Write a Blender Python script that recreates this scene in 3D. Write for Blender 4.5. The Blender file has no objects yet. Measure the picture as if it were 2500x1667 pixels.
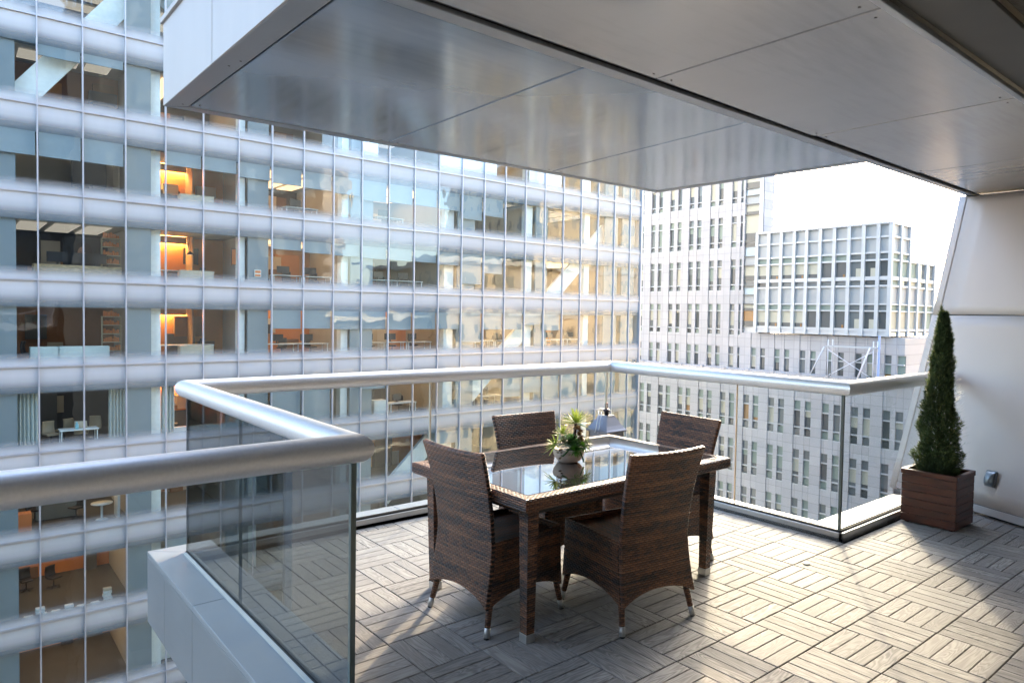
import bpy, bmesh, math, random
from mathutils import Vector, Matrix
random.seed(7)
S = bpy.context.scene
R = math.radians
# ------------------------------------------------------------------ camera, sky, sun, exposure
CX, CY, CZ = -2.7518, -1.8621, 1.5116
F, YAW, PIT, ROL, SHX, SHY = 1699.297, .8717, -.0338, .0167, 39.30, -11.81
cy_, sy_, cp_, sp_ = math.cos(YAW), math.sin(YAW), math.cos(PIT), math.sin(PIT)
fw = Vector((cy_*cp_, sy_*cp_, sp_)); rt = Vector((sy_, -cy_, 0)); up = rt.cross(fw)
r2 = rt*math.cos(ROL)+up*math.sin(ROL); u2 = -rt*math.sin(ROL)+up*math.cos(ROL)
cam = bpy.data.cameras.new('camera'); camo = bpy.data.objects.new('camera', cam)
S.collection.objects.link(camo); S.camera = camo
camo.matrix_world = Matrix(((r2.x, u2.x, -fw.x, CX), (r2.y, u2.y, -fw.y, CY), (r2.z, u2.z, -fw.z, CZ), (0, 0, 0, 1)))
cam.sensor_width = 36; cam.lens = F*36/2500
cam.shift_x = -SHX/2500; cam.shift_y = SHY/2500
cam.clip_start = .02; cam.clip_end = 3000
S.render.resolution_x = 1024; S.render.resolution_y = 682
SUN_AZ, SUN_EL = 33.0, 23.0
w = bpy.data.worlds.new('World'); S.world = w; w.use_nodes = True
wn = w.node_tree.nodes; sky = wn.new('ShaderNodeTexSky'); sky.sky_type = 'NISHITA'; sky.sun_disc = False
sky.sun_elevation = R(SUN_EL); sky.sun_rotation = R(90-SUN_AZ)
sky.air_density = 1.0; sky.dust_density = 2.5; sky.ozone_density = 1.0
bg = wn['Background']; bg.inputs['Strength'].default_value = .15
w.node_tree.links.new(sky.outputs[0], bg.inputs[0])
sl = bpy.data.lights.new('sun', 'SUN'); sl.energy = .50; sl.angle = R(1.4); sl.color = (1, .81, .55)
slo = bpy.data.objects.new('sun', sl); S.collection.objects.link(slo)
sd = Vector((math.cos(R(SUN_EL))*math.cos(R(SUN_AZ)), math.cos(R(SUN_EL))*math.sin(R(SUN_AZ)), math.sin(R(SUN_EL))))
slo.rotation_euler = sd.to_track_quat('Z', 'Y').to_euler(); slo.location = (60, 40, 40)
S.view_settings.view_transform = 'Standard'; S.view_settings.look = 'None'
S.view_settings.exposure = 3.42; S.view_settings.gamma = 1
S.render.engine = 'CYCLES'
S.cycles.max_bounces = 8; S.cycles.transparent_max_bounces = 24; S.cycles.diffuse_bounces = 4
S.cycles.sample_clamp_indirect = 6

# ------------------------------------------------------------------ helpers
COL = S.collection
def link(o, parent=None):
    COL.objects.link(o)
    if parent: o.parent = parent
    return o
def tag(o, label=None, cat=None, group=None, kind=None):
    if label: o['label'] = label
    if cat: o['category'] = cat
    if group: o['group'] = group
    if kind: o['kind'] = kind
    return o
def empty(name, loc=(0, 0, 0), rz=0, label=None, cat=None, group=None):
    o = bpy.data.objects.new(name, None); o.location = loc; o.rotation_euler = (0, 0, rz)
    o.empty_display_size = .1
    link(o); return tag(o, label, cat, group)
class MB:
    def __init__(s): s.v = []; s.f = []; s.uv = []; s.m = []; s.r = []; s.sm = []
    def face(s, pts, uv=None, mat=0, rnd=0., smooth=False):
        n = len(s.v); s.v += [tuple(p) for p in pts]; s.f.append(tuple(range(n, n+len(pts))))
        s.uv.append(uv or [(p[0], p[1]) for p in pts]); s.m.append(mat); s.r.append(rnd); s.sm.append(smooth)
    def box(s, x0, x1, y0, y1, z0, z1, mat=0, rnd=0., M=None, skip=''):
        P = [Vector(p) for p in ((x0,y0,z0),(x1,y0,z0),(x1,y1,z0),(x0,y1,z0),(x0,y0,z1),(x1,y0,z1),(x1,y1,z1),(x0,y1,z1))]
        if M: P = [M @ p for p in P]
        for k, q, a in (('b',(0,3,2,1),'z'),('t',(4,5,6,7),'z'),('s',(0,1,5,4),'y'),('e',(1,2,6,5),'x'),('n',(2,3,7,6),'y'),('w',(3,0,4,7),'x')):
            if k in skip: continue
            pts = [P[i] for i in q]
            L = ((x0,y0,z0),(x1,y0,z0),(x1,y1,z0),(x0,y1,z0),(x0,y0,z1),(x1,y0,z1),(x1,y1,z1),(x0,y1,z1))
            if a == 'z': uv = [(L[i][0], L[i][1]) for i in q]
            elif a == 'y': uv = [(L[i][0], L[i][2]) for i in q]
            else: uv = [(L[i][1], L[i][2]) for i in q]
            s.face(pts, uv, mat, rnd)
    def grid(s, fn, nu, nv, uvf=None, mat=0, rnd=0., smooth=True, flip=False, mask=None):
        n = len(s.v)
        for j in range(nv+1):
            for i in range(nu+1): s.v.append(tuple(fn(i/nu, j/nv)))
        for j in range(nv):
            for i in range(nu):
                if mask and not mask((i+.5)/nu, (j+.5)/nv): continue
                q = [(i, j), (i+1, j), (i+1, j+1), (i, j+1)]
                if flip: q.reverse()
                s.f.append(tuple(n+b*(nu+1)+a for a, b in q))
                s.uv.append([(uvf(a/nu, b/nv) if uvf else (a/nu, b/nv)) for a, b in q])
                s.m.append(mat); s.r.append(rnd); s.sm.append(smooth)
    def tube(s, pts, rad, n=10, mat=0, rnd=0., caps=True, uvs=1.):
        pts = [Vector(p) for p in pts]
        if not isinstance(rad, (list, tuple)): rad = [rad]*len(pts)
        rings = []; L = 0; prev = None
        for i, p in enumerate(pts):
            d = (pts[min(i+1, len(pts)-1)]-pts[max(i-1, 0)]).normalized()
            if prev is None: a = d.orthogonal().normalized()
            else: a = (prev-d*prev.dot(d)).normalized()
            prev = a; b = d.cross(a)
            if i: L += (p-pts[i-1]).length
            k0 = len(s.v)
            for k in range(n):
                t = 2*math.pi*k/n; s.v.append(tuple(p+(a*math.cos(t)+b*math.sin(t))*rad[i]))
            rings.append((k0, L))
        for i in range(len(pts)-1):
            (a0, l0), (a1, l1) = rings[i], rings[i+1]
            for k in range(n):
                k2 = (k+1) % n
                s.f.append((a0+k, a0+k2, a1+k2, a1+k))
                c = 2*math.pi*rad[i]/n
                s.uv.append([(k*c, l0), ((k+1)*c, l0), ((k+1)*c, l1), (k*c, l1)])
                s.m.append(mat); s.r.append(rnd); s.sm.append(True)
        if caps:
            for (a0, l0), rev in ((rings[0], True), (rings[-1], False)):
                q = list(range(a0, a0+n))
                if rev: q.reverse()
                s.f.append(tuple(q)); s.uv.append([(0, 0)]*n); s.m.append(mat); s.r.append(rnd); s.sm.append(False)
    def lathe(s, prof, c=(0, 0, 0), n=24, mat=0):
        k0 = len(s.v); c = Vector(c)
        for r_, z in prof:
            for k in range(n):
                t = 2*math.pi*k/n; s.v.append(tuple(c+Vector((r_*math.cos(t), r_*math.sin(t), z))))
        for i in range(len(prof)-1):
            for k in range(n):
                k2 = (k+1) % n
                s.f.append((k0+i*n+k, k0+i*n+k2, k0+(i+1)*n+k2, k0+(i+1)*n+k))
                s.uv.append([(k/n, i), ((k+1)/n, i), ((k+1)/n, i+1), (k/n, i+1)]); s.m.append(mat); s.r.append(0.); s.sm.append(True)
    def build(s, name, mats, parent=None, bevel=0, weld=False):
        me = bpy.data.meshes.new(name); me.from_pydata(s.v, [], s.f)
        if not isinstance(mats, (list, tuple)): mats = [mats]
        for m in mats: me.materials.append(m)
        ul = me.uv_layers.new(name='UVMap'); k = 0
        flat = []
        for u in s.uv:
            for a in u: flat += [a[0], a[1]]
        ul.data.foreach_set('uv', flat)
        me.polygons.foreach_set('material_index', s.m); me.polygons.foreach_set('use_smooth', s.sm)
        at = me.attributes.new('rnd', 'FLOAT', 'FACE'); at.data.foreach_set('value', s.r)
        me.update()
        o = bpy.data.objects.new(name, me); link(o, parent)
        if weld or bevel:
            bm = bmesh.new(); bm.from_mesh(me); bmesh.ops.remove_doubles(bm, verts=bm.verts, dist=1e-5); bm.to_mesh(me); bm.free()
        if bevel:
            b = o.modifiers.new('bevel', 'BEVEL'); b.width = bevel; b.segments = 2; b.limit_method = 'ANGLE'; b.harden_normals = False
        return o
def copy_tree(o, parent=None):
    c = o.copy(); COL.objects.link(c); c.parent = parent
    for ch in o.children: copy_tree(ch, c)
    return c

# ------------------------------------------------------------------ materials
class NT:
    def __init__(s, name):
        s.m = bpy.data.materials.new(name); s.m.use_nodes = True; s.t = s.m.node_tree; s.t.nodes.clear()
        s.out = s.t.nodes.new('ShaderNodeOutputMaterial')
    def n(s, typ, **kw):
        nd = s.t.nodes.new('ShaderNode'+typ); ins = kw.pop('i', {})
        for k, v in kw.items(): setattr(nd, k, v)
        for k, v in ins.items(): s.set(nd.inputs[k], v)
        return nd
    def set(s, sock, v):
        if isinstance(v, bpy.types.NodeSocket): s.t.links.new(v, sock)
        elif isinstance(v, bpy.types.Node): s.t.links.new(v.outputs[0], sock)
        else:
            if sock.type == 'RGBA' and len(v) == 3: v = (*v, 1)
            sock.default_value = v
    def math(s, op, a, b=0., c=0., clamp=False):
        nd = s.t.nodes.new('ShaderNodeMath'); nd.operation = op; nd.use_clamp = clamp
        for k, v in enumerate((a, b, c)): s.set(nd.inputs[k], v)
        return nd.outputs[0]
    def mix(s, f, a, b, bt='MIX'):
        nd = s.t.nodes.new('ShaderNodeMix'); nd.data_type = 'RGBA'; nd.blend_type = bt
        s.set(nd.inputs[0], f); s.set(nd.inputs[6], a); s.set(nd.inputs[7], b); return nd.outputs[2]
    def ramp(s, f, stops):
        nd = s.t.nodes.new('ShaderNodeValToRGB'); s.set(nd.inputs[0], f)
        e = nd.color_ramp.elements
        while len(e) < len(stops): e.new(.5)
        for k, (p, c) in enumerate(stops):
            e[k].position = p; e[k].color = (*c, 1) if isinstance(c, (tuple, list)) else (c, c, c, 1)
        return nd.outputs[0]
    def uv(s): return s.n('UVMap', uv_map='UVMap').outputs[0]
    def sep(s, v):
        x = s.n('SeparateXYZ', i={0: v}); return x.outputs[0], x.outputs[1], x.outputs[2]
    def vec(s, x=0., y=0., z=0.): return s.n('CombineXYZ', i={0: x, 1: y, 2: z}).outputs[0]
    def map(s, v, sc=(1, 1, 1), loc=(0, 0, 0)): return s.n('Mapping', i={0: v, 1: loc, 3: sc}).outputs[0]
    def noise(s, v, sc, det=3, rough=.5, dist=0.):
        return s.n('TexNoise', i={'Vector': v, 'Scale': sc, 'Detail': det, 'Roughness': rough, 'Distortion': dist}).outputs[0]
    def rnd(s): return s.n('Attribute', attribute_name='rnd').outputs['Fac']
    def obj(s): return s.n('TexCoord').outputs['Object']
    def bump(s, h, st=.5, d=.01, nrm=None):
        nd = s.n('Bump', i={'Height': h, 'Strength': st, 'Distance': d})
        if nrm: s.set(nd.inputs['Normal'], nrm)
        return nd.outputs[0]
    def pbr(s, col, rough=.5, metal=0., nrm=None, spec=.5, **kw):
        p = s.n('BsdfPrincipled'); s.set(p.inputs['Base Color'], col); s.set(p.inputs['Roughness'], rough)
        s.set(p.inputs['Metallic'], metal); s.set(p.inputs['Specular IOR Level'], spec)
        if nrm: s.set(p.inputs['Normal'], nrm)
        for k, v in kw.items(): s.set(p.inputs[k], v)
        s.t.links.new(p.outputs[0], s.out.inputs[0]); return s.m
def plain(name, col, rough=.6, metal=0., var=.12, sc=6., spec=.5):
    t = NT(name); n = t.noise(t.obj(), sc, 4)
    c = t.mix(n, tuple(max(0, x*(1-var)) for x in col), tuple(min(1, x*(1+var)) for x in col))
    return t.pbr(c, rough, metal, spec=spec)
def emis(name, col, st):
    t = NT(name); e = t.n('Emission', i={0: col, 1: st}); t.t.links.new(e.outputs[0], t.out.inputs[0]); return t.m

def deck_mat():
    t = NT('composite_decking'); u, v, _ = t.sep(t.uv()); rn = t.rnd()
    uvv = t.vec(t.math('MULTIPLY', u, 2.2), t.math('MULTIPLY', v, 14.), t.math('MULTIPLY', rn, 31.))
    n1 = t.noise(uvv, 1.3, 2, .4, .6)
    w_ = t.math('SINE', t.math('MULTIPLY', t.math('ADD', t.math('MULTIPLY', n1, 2.2), t.math('MULTIPLY', v, 3.)), 34.))
    n2 = t.noise(t.vec(t.math('MULTIPLY', u, 6.), t.math('MULTIPLY', v, 160.), rn), 1., 2, .5)
    base = t.ramp(rn, [(0, (.215, .203, .192)), (.45, (.285, .268, .25)), (.8, (.35, .328, .303)), (1, (.40, .375, .345))])
    g = t.math('MULTIPLY_ADD', w_, .5, .5)
    amt = t.math('MULTIPLY_ADD', t.math('FRACT', t.math('MULTIPLY', rn, 7.3)), .55, .22)
    c = t.mix(t.math('MULTIPLY', g, amt), base, (.54, .505, .465))
    c = t.mix(t.math('MULTIPLY', n2, .30), c, (.11, .095, .083))
    dirt = t.noise(t.obj(), 2.1, 4, .6); c = t.mix(t.math('MULTIPLY', t.math('SUBTRACT', dirt, .42, clamp=True), .9), c, (.14, .128, .118))
    h = t.math('ADD', t.math('MULTIPLY', g, .6), t.math('MULTIPLY', n2, .6))
    return t.pbr(c, t.math('MULTIPLY_ADD', n2, .2, .60), nrm=t.bump(h, .5, .002), spec=.25)
def wicker_mat(name='woven_wicker', rh=.0108, cl=.030, bright=1.):
    t = NT(name); u, v, _ = t.sep(t.uv())
    row = t.math('DIVIDE', v, rh); fr = t.math('FLOOR', row)
    col = t.math('ADD', t.math('DIVIDE', u, cl), t.math('MULTIPLY', t.math('MODULO', t.math('ABSOLUTE', fr), 2.), .5)); fc = t.math('FLOOR', col)
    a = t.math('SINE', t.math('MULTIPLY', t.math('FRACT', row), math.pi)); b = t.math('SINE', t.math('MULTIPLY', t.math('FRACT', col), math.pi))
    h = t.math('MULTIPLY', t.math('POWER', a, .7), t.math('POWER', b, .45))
    wnz = t.n('TexWhiteNoise', noise_dimensions='2D', i={0: t.vec(fr, fc)}).outputs['Value']
    band = t.math('ADD', t.math('MULTIPLY', t.noise(t.vec(t.math('MULTIPLY', u, 2.6), t.math('MULTIPLY', fr, .8)), 1., 1, .5), .46), t.math('MULTIPLY', t.noise(t.vec(t.math('MULTIPLY', u, .7), t.math('MULTIPLY', v, 9.)), 1., 2, .5), .58))
    sel = t.math('ADD', t.math('MULTIPLY', band, 1.0), t.math('MULTIPLY', t.math('SUBTRACT', wnz, .5), .12))
    k = bright
    c = t.ramp(sel, [(.34, (.020*k, .019*k, .023*k)), (.44, (.05*k, .033*k, .028*k)), (.53, (.17*k, .078*k, .042*k)), (.66, (.30*k, .14*k, .075*k))])
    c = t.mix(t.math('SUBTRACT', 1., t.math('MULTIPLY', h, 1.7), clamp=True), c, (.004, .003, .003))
    return t.pbr(c, t.math('MULTIPLY_ADD', wnz, .14, .33), nrm=t.bump(h, 1., .0045), spec=.5)
def soffit_mat(name, base, rough, mt):
    t = NT(name); o = t.obj()
    n = t.noise(t.map(o, (1.2, .5, 1)), 1.6, 5, .6); n3 = t.noise(t.map(o, (9, .9, 1)), 2., 3)
    st = t.noise(t.map(o, (3.2, 26, 1)), .9, 3, .6); msk = t.noise(o, .8, 1)
    c = t.mix(n, tuple(x*.9 for x in base), tuple(min(1, x*1.08) for x in base))
    c = t.mix(t.math('MULTIPLY', t.math('SUBTRACT', t.math('MULTIPLY', st, msk), .26, clamp=True), 1.2), c, tuple(x*.55 for x in base))
    b = t.bump(t.noise(o, .7, 1), .10, .05)
    return t.pbr(c, t.math('MULTIPLY_ADD', n3, .10, rough), mt, nrm=b)
def glass_pane(name, tint, ior=1.5, wav=0., edge=None, rough=0., boost=0.):
    t = NT(name); tr = t.n('BsdfTransparent', i={0: tint})
    kw = {}
    nrm = None
    if wav:
        o = t.obj(); rn = t.rnd()
        nz = t.noise(t.vec(*[t.math('ADD', q, t.math('MULTIPLY', rn, 3.)) if i == 1 else q for i, q in enumerate(t.sep(o))]), .55, 2, .5)
        nrm = t.bump(nz, wav, .12)
    gl = t.n('BsdfGlossy', i={0: (1, 1, 1), 1: rough}); fr = t.n('Fresnel', i={0: ior})
    if nrm: t.set(gl.inputs['Normal'], nrm)
    bf = t.n('NewGeometry').outputs['Backfacing']
    f = t.math('MULTIPLY', t.math('ADD', fr.outputs[0], boost, clamp=True), t.math('SUBTRACT', 1., bf))
    mx = t.n('MixShader', i={0: f, 1: tr.outputs[0], 2: gl.outputs[0]})
    t.t.links.new(mx.outputs[0], t.out.inputs[0]); return t.m
def facade_glass():
    # curtain-wall pane: coated glass carrying a printed white dot gradient at its head and foot (uv.y = 0 foot .. 1 head)
    t = NT('fritted_curtain_glass'); u, v, _ = t.sep(t.uv()); rn = t.rnd()
    o = t.sep(t.obj())
    nz = t.noise(t.vec(t.math('MULTIPLY', o[0], .9), t.math('MULTIPLY', rn, 5.), t.math('MULTIPLY', o[2], .7)), .8, 2, .5)
    nrm = t.bump(nz, .10, .10)
    fr = t.n('Fresnel', i={0: 2.0})
    gl = t.n('BsdfGlossy', i={0: (.93, .97, 1), 1: .0, 'Normal': nrm})
    tr = t.n('BsdfTransparent', i={0: (.90, .95, .95)})
    ff = t.math('MULTIPLY', fr.outputs[0], t.math('SUBTRACT', 1., t.n('NewGeometry').outputs['Backfacing']))
    g = t.n('MixShader', i={0: ff, 1: tr.outputs[0], 2: gl.outputs[0]})
    top = t.ramp(v, [(.675, 0.), (.69, .06), (.76, .34), (.84, .84), (.91, 1.)])
    bot = t.ramp(v, [(0, .96), (.04, .86), (.09, .42), (.16, .0)])
    a = t.math('MAXIMUM', top, bot)
    stk = t.noise(t.vec(t.math('MULTIPLY', o[0], 5.), t.math('MULTIPLY', rn, 9.), t.math('MULTIPLY', o[2], .35)), 1., 3, .6)
    dcol = t.mix(t.math('MULTIPLY_ADD', stk, .5, t.math('MULTIPLY', rn, .35)), (.535, .545, .55), (.475, .475, .478))
    df = t.n('BsdfPrincipled', i={'Base Color': dcol, 'Roughness': .25, 'Normal': nrm})
    m = t.n('MixShader', i={0: a, 1: g.outputs[0], 2: df.outputs[0]})
    t.t.links.new(m.outputs[0], t.out.inputs[0]); return t.m
def stone_mat(name, base, jh=.45, jw=1.1, ax='y'):
    t = NT(name); x, y, z = t.sep(t.obj())
    h = x if ax == 'x' else y
    fz = t.math('FRACT', t.math('DIVIDE', z, jh)); fx = t.math('FRACT', t.math('DIVIDE', h, jw))
    j = t.math('MAXIMUM', t.math('LESS_THAN', fz, .05), t.math('LESS_THAN', fx, .03))
    n = t.noise(t.obj(), .9, 5, .6)
    wn_ = t.n('TexWhiteNoise', noise_dimensions='2D', i={0: t.vec(t.math('FLOOR', t.math('DIVIDE', z, jh)), t.math('FLOOR', t.math('DIVIDE', h, jw)))}).outputs['Value']
    c = t.mix(t.math('MULTIPLY_ADD', wn_, .5, t.math('MULTIPLY', n, .5)), tuple(q*.86 for q in base), tuple(min(1, q*1.1) for q in base))
    c = t.mix(t.math('MULTIPLY', j, .45), c, tuple(q*.35 for q in base))
    return t.pbr(c, .75)
def wood_mat(name, base, plank=.07, axis=2):
    t = NT(name); o = t.sep(t.obj())
    f = t.math('FLOOR', t.math('DIVIDE', o[axis], plank))
    n = t.noise(t.vec(t.math('MULTIPLY', o[0], 2.), t.math('MULTIPLY', o[1], 2.), t.math('ADD', t.math('MULTIPLY', o[2], 18.), t.math('MULTIPLY', f, 3.7))), 2.4, 4, .6)
    n2 = t.noise(t.vec(o[0], o[1], f), 5., 3)
    c = t.ramp(n, [(.3, tuple(x*.35 for x in base)), (.5, base), (.72, tuple(min(1, x*1.7) for x in base))])
    c = t.mix(t.math('MULTIPLY', n2, .5), c, tuple(x*.5 for x in base))
    return t.pbr(c, .38, nrm=t.bump(n, .3, .002))
def brushed(name, base, rough, metal=1., sc=(1, 1, 1)):
    t = NT(name); n = t.noise(t.map(t.obj(), sc), 3., 4, .6)
    return t.pbr(t.mix(n, tuple(x*.85 for x in base), tuple(min(1, x*1.1) for x in base)), t.math('MULTIPLY_ADD', n, .12, rough-.06), metal)

M = {}
M['deck'] = deck_mat()
M['deck_base'] = plain('deck_pedestal_black', (.012, .012, .013), .9)
M['wicker'] = wicker_mat()
M['wicker_table'] = wicker_mat('woven_wicker_table', bright=1.1)
M['alu'] = brushed('satin_aluminium', (.72, .715, .71), .42, .5, (30, 30, 30))
M['feet'] = plain('silver_foot', (.55, .55, .54), .35, .7)
M['black'] = plain('black_rubber', (.015, .015, .016), .6)
M['sof_n'] = soffit_mat('soffit_panel_metal', (.36, .43, .50), .06, .60)
M['sof_s'] = soffit_mat('soffit_panel_metal_warm', (.43, .42, .41), .17, .45)
M['trim'] = brushed('soffit_trim_metal', (.34, .36, .38), .32, .6, (2, 2, 2))
M['fascia'] = brushed('fascia_panel_metal', (.46, .43, .41), .42, .1, (1.5, 1.5, .3))
M['conc'] = (lambda t: t.pbr(t.ramp(t.noise(t.obj(), 38., 5, .75), [(.3, (.075, .073, .065)), (.7, (.17, .165, .15))]), .9, nrm=t.bump(t.noise(t.obj(), 55., 4, .7), .8, .01)))(NT('rough_concrete'))
M['bronze'] = plain('dark_channel', (.085, .08, .068), .5, .3)
M['wall'] = (lambda t: t.pbr(t.mix(t.noise(t.map(t.obj(), (1, 1, .35)), 1.1, 5, .6), (.56, .50, .455), (.64, .575, .525)), .42, .05, nrm=t.bump(t.noise(t.obj(), .9, 1), .08, .05)))(NT('painted_wall_panel'))
M['ledge'] = brushed('ledge_cap_metal', (.36, .375, .39), .36, .3, (1, 1, 1))
M['fascia_d'] = brushed('balcony_fascia_metal', (.29, .30, .31), .36, .3, (1.5, 1.5, .3))
M['curb'] = brushed('curb_metal', (.42, .42, .42), .34, .7, (1, 1, 1))
M['gasket'] = plain('dark_gasket', (.02, .02, .02), .7)
M['seal'] = plain('pale_sealant', (.55, .54, .5), .6)
M['rail_glass'] = glass_pane('balustrade_glass', (.87, .895, .895), 1.38)
M['rail_glass_w'] = glass_pane('balustrade_glass_grey_dimmed', (.48, .51, .52), 1.5)  # grey tint deepened to imitate the dark reflections in the west panes
M['rail_edge'] = plain('glass_edge', (.10, .13, .12), .15)
M['rail_edge_w'] = plain('glass_joint', (.62, .52, .38), .3)
M['joint'] = plain('open_joint_black', (.02, .02, .022), .8)

# ------------------------------------------------------------------ ground / street far below
g = MB(); g.face([(-700, -700, -34), (900, -700, -34), (900, 900, -34), (-700, 900, -34)])
tag(g.build('ground', plain('city_ground', (.10, .10, .10), .9, sc=.05)), kind='structure')
g = MB(); g.face([(-300, 18, -33.99), (400, 18, -33.99), (400, 29, -33.99), (-300, 29, -33.99)])
g.face([(41.5, -300, -33.985), (50.5, -300, -33.985), (50.5, 400, -33.985), (41.5, 400, -33.985)])
tag(g.build('road', plain('asphalt', (.05, .05, .052), .85, sc=.6)), kind='structure')

# ------------------------------------------------------------------ balcony: deck, slab, railing
T = .3048
GXA, GYA, GYB, GXC, GYD = -1.65, .40, 2.56, 1.92, .36      # glass lines
def in_deck(x, y):
    if y < .34 and -9 < x < 3.66 and y > -5.2: return True
    return -1.62 < x < 1.885 and y < 2.53 and y > -1
dk = MB(); dr = random.Random(3)
def plank(x0, x1, y0, y1, ax, tone):
    # clip to the deck outline
    if y0 > .30:
        if x1 < -1.61 or x0 > 1.875 or y0 > 2.51: return
        x0 = max(x0, -1.612); x1 = min(x1, 1.882); y1 = min(y1, 2.522)
    elif x0 > 3.66: return
    if x1-x0 < .01 or y1-y0 < .01: return
    g_ = .0016; x0 += g_; x1 -= g_; y0 += g_; y1 -= g_
    rn = min(1, max(0, tone+dr.uniform(-.12, .12))); c = .0022; zb, zt = -.02, dr.uniform(-.0006, .0006)
    ou, ov = dr.uniform(0, 50), dr.uniform(0, 50)
    P = [(x0, y0), (x1, y0), (x1, y1), (x0, y1)]; Q = [(x0+c, y0+c), (x1-c, y0+c), (x1-c, y1-c), (x0+c, y1-c)]
    def U(p): return (p[0]+ou, p[1]+ov) if ax == 'x' else (p[1]+ou, p[0]+ov)
    dk.face([(*q, zt) for q in Q], [U(q) for q in Q], 0, rn)
    for k in range(4):
        a, b = P[k], P[(k+1) % 4]; qa, qb = Q[k], Q[(k+1) % 4]
        dk.face([(*a, zt-c), (*b, zt-c), (*qb, zt), (*qa, zt)], [U(a), U(b), U(qb), U(qa)], 0, rn)
        dk.face([(*a, zb), (*b, zb), (*b, zt-c), (*a, zt-c)], [U(a), U(b), U(b), U(a)], 0, rn)
for i in range(-22, 13):
    for j in range(-12, 17):     # cell i..i+1 , j..j+1 ; y = -j*T
        X0, Y1 = i*T, -j*T; Y0 = Y1-T
        if X0 > 3.8 or Y0 > 2.5 or Y0 < -4.4 or X0 < -6.4: continue
        tone = dr.uniform(.15, .95); gp = .0035
        for k in range(4):
            if (i+j) % 2 == 0: plank(X0+gp/2, X0+T-gp/2, Y0+k*T/4, Y0+(k+1)*T/4, 'x', tone)
            else: plank(X0+k*T/4, X0+(k+1)*T/4, Y0+gp/2, Y0+T-gp/2, 'y', tone)
tag(dk.build('deck_floor', M['deck']), kind='structure')
# slab below the deck
sb = MB()
sb.box(-9, 3.9, -5.2, .33, -.36, -.021); sb.box(-1.61, 1.88, .33, 2.52, -.358, -.022)
tag(sb.build('deck_slab', M['deck_base']), kind='structure')

bal = empty('balcony_edge', (-1.8, 2.7, 0), label='grey metal balcony edge with flat ledge caps running outside the glass balustrade', cat='balcony')
bo = Vector(bal.location)
def shift(mb, o): mb.v = [(a-o[0], b-o[1], c-o[2]) for a, b, c in mb.v]; return mb
ZL = .06; XA, YB, XC, YD = -1.835, 2.715, 2.03, .57
def ledge(poly, nm='ledge_cap'):
    m = MB(); n = len(poly)
    m.face([(*p, ZL) for p in poly]); m.face([(*p, ZL-.03) for p in reversed(poly)])
    for k in range(n):
        a, b = poly[k], poly[(k+1) % n]; m.face([(*a, ZL-.03), (*b, ZL-.03), (*b, ZL), (*a, ZL)])
    shift(m, bo).build(nm, M['ledge'], bal, bevel=.003)
IA, IB, IC, ID = GXA+.03, GYB-.03, GXC-.03, GYD-.035    # inner curb faces
gA, gB, gC, gD = GXA-.012, GYB+.012, GXC+.012, GYD+.012
e = .004
# west ledge (AB) in panels, mitred at B
ledge([(XA, -5), (gA, -5), (gA, .55-e), (XA, .55-e)])
ledge([(XA, .55), (gA, .55), (gA, 1.74-e), (XA, 1.74-e)])
ledge([(XA, 1.74), (gA, 1.74), (gA, gB), (XA, YB)])
for a, b in ((None, -.2), (-.2, 1.0), (1.0, None)):
    p = [(XA, YB) if a is None else (a, YB), (gA, gB) if a is None else (a, gB), (gC, gB) if b is None else (b-e, gB), (XC, YB) if b is None else (b-e, YB)]
    ledge(p[::-1])
ledge([(gC, .95), (XC, .95), (XC, YB), (gC, gB)])
ledge([(gC, gD), (XC, YD), (XC, .95-e), (gC, .95-e)])
ledge([(gC, gD), (3.45, gD), (3.25, YD), (XC, YD)])
def fasc(x0, x1, y0, y1, z0=-.36, z1=.028):
    m = MB(); m.box(x0, x1, y0, y1, z0, z1); shift(m, bo).build('fascia_panel', M['fascia_d'], bal, bevel=.002)
yy = [-5, -.6, .55, 1.74, 2.30, YB]
for k in range(len(yy)-1): fasc(XA, XA+.03, yy[k]+.002, yy[k+1]-.002)
for a, b in ((XA+.03, -.2), (-.2, 1.0), (1.0, XC-.03)): fasc(a+.002, b-.002, YB-.03, YB)
fasc(XC-.03, XC, YD, YB)
fasc(XC, 3.2, YD-.03, YD)
m = MB(); m.box(XA+.03, IA, -5, YB-.03, -.34, .02); m.box(IA, XC-.03, IB, YB-.03, -.34, .02); m.box(IC, XC-.03, YD-.03, IB, -.34, .02); m.box(IC, 3.3, ID, YD-.03, -.34, .02)
shift(m, bo).build('edge_core', M['gasket'], bal)

rl = empty('glass_railing', (GXA, GYA, 0), label='frameless glass railing with thick round brushed metal handrail around the deck', cat='railing')
ro = Vector(rl.location)
def curb(x0, x1, y0, y1):
    m = MB(); m.box(x0, x1, y0, y1, -.01, .056); shift(m, ro).build('curb', M['curb'], rl, bevel=.003)
G2 = .007
curb(-9, GXA-G2, GYA-.035, GYA-G2-.002)
curb(GXA+G2+.002, IA, GYA-.035, IB)
curb(IA, IC, IB, GYB-G2-.002)
curb(IC, GXC-G2-.002, ID, GYB-G2-.002)
curb(IC, 3.42, ID, GYD-G2-.002)
m = MB()   # black gaskets each side of the glass
for x0, x1, y0, y1 in ((GXA-.012, GXA-G2, .42, GYB), (GXA+G2, GXA+.011, .42, GYB-.02), (GXA, GXC, GYB+G2, GYB+.012), (GXC+G2, GXC+.012, GYD+.01, GYB), (GXC, 3.4, GYD+G2, GYD+.012),(GXA+.01, GXC-.01, GYB-.012, GYB-G2),(GXC-.012, GXC-G2, GYD-.012, GYB-.012),(GXC-.01, 3.4, GYD-.012, GYD-G2)):
    m.box(x0, x1, y0, y1, .03, .068)
shift(m, ro).build('gasket', M['gasket'], rl)
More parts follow.
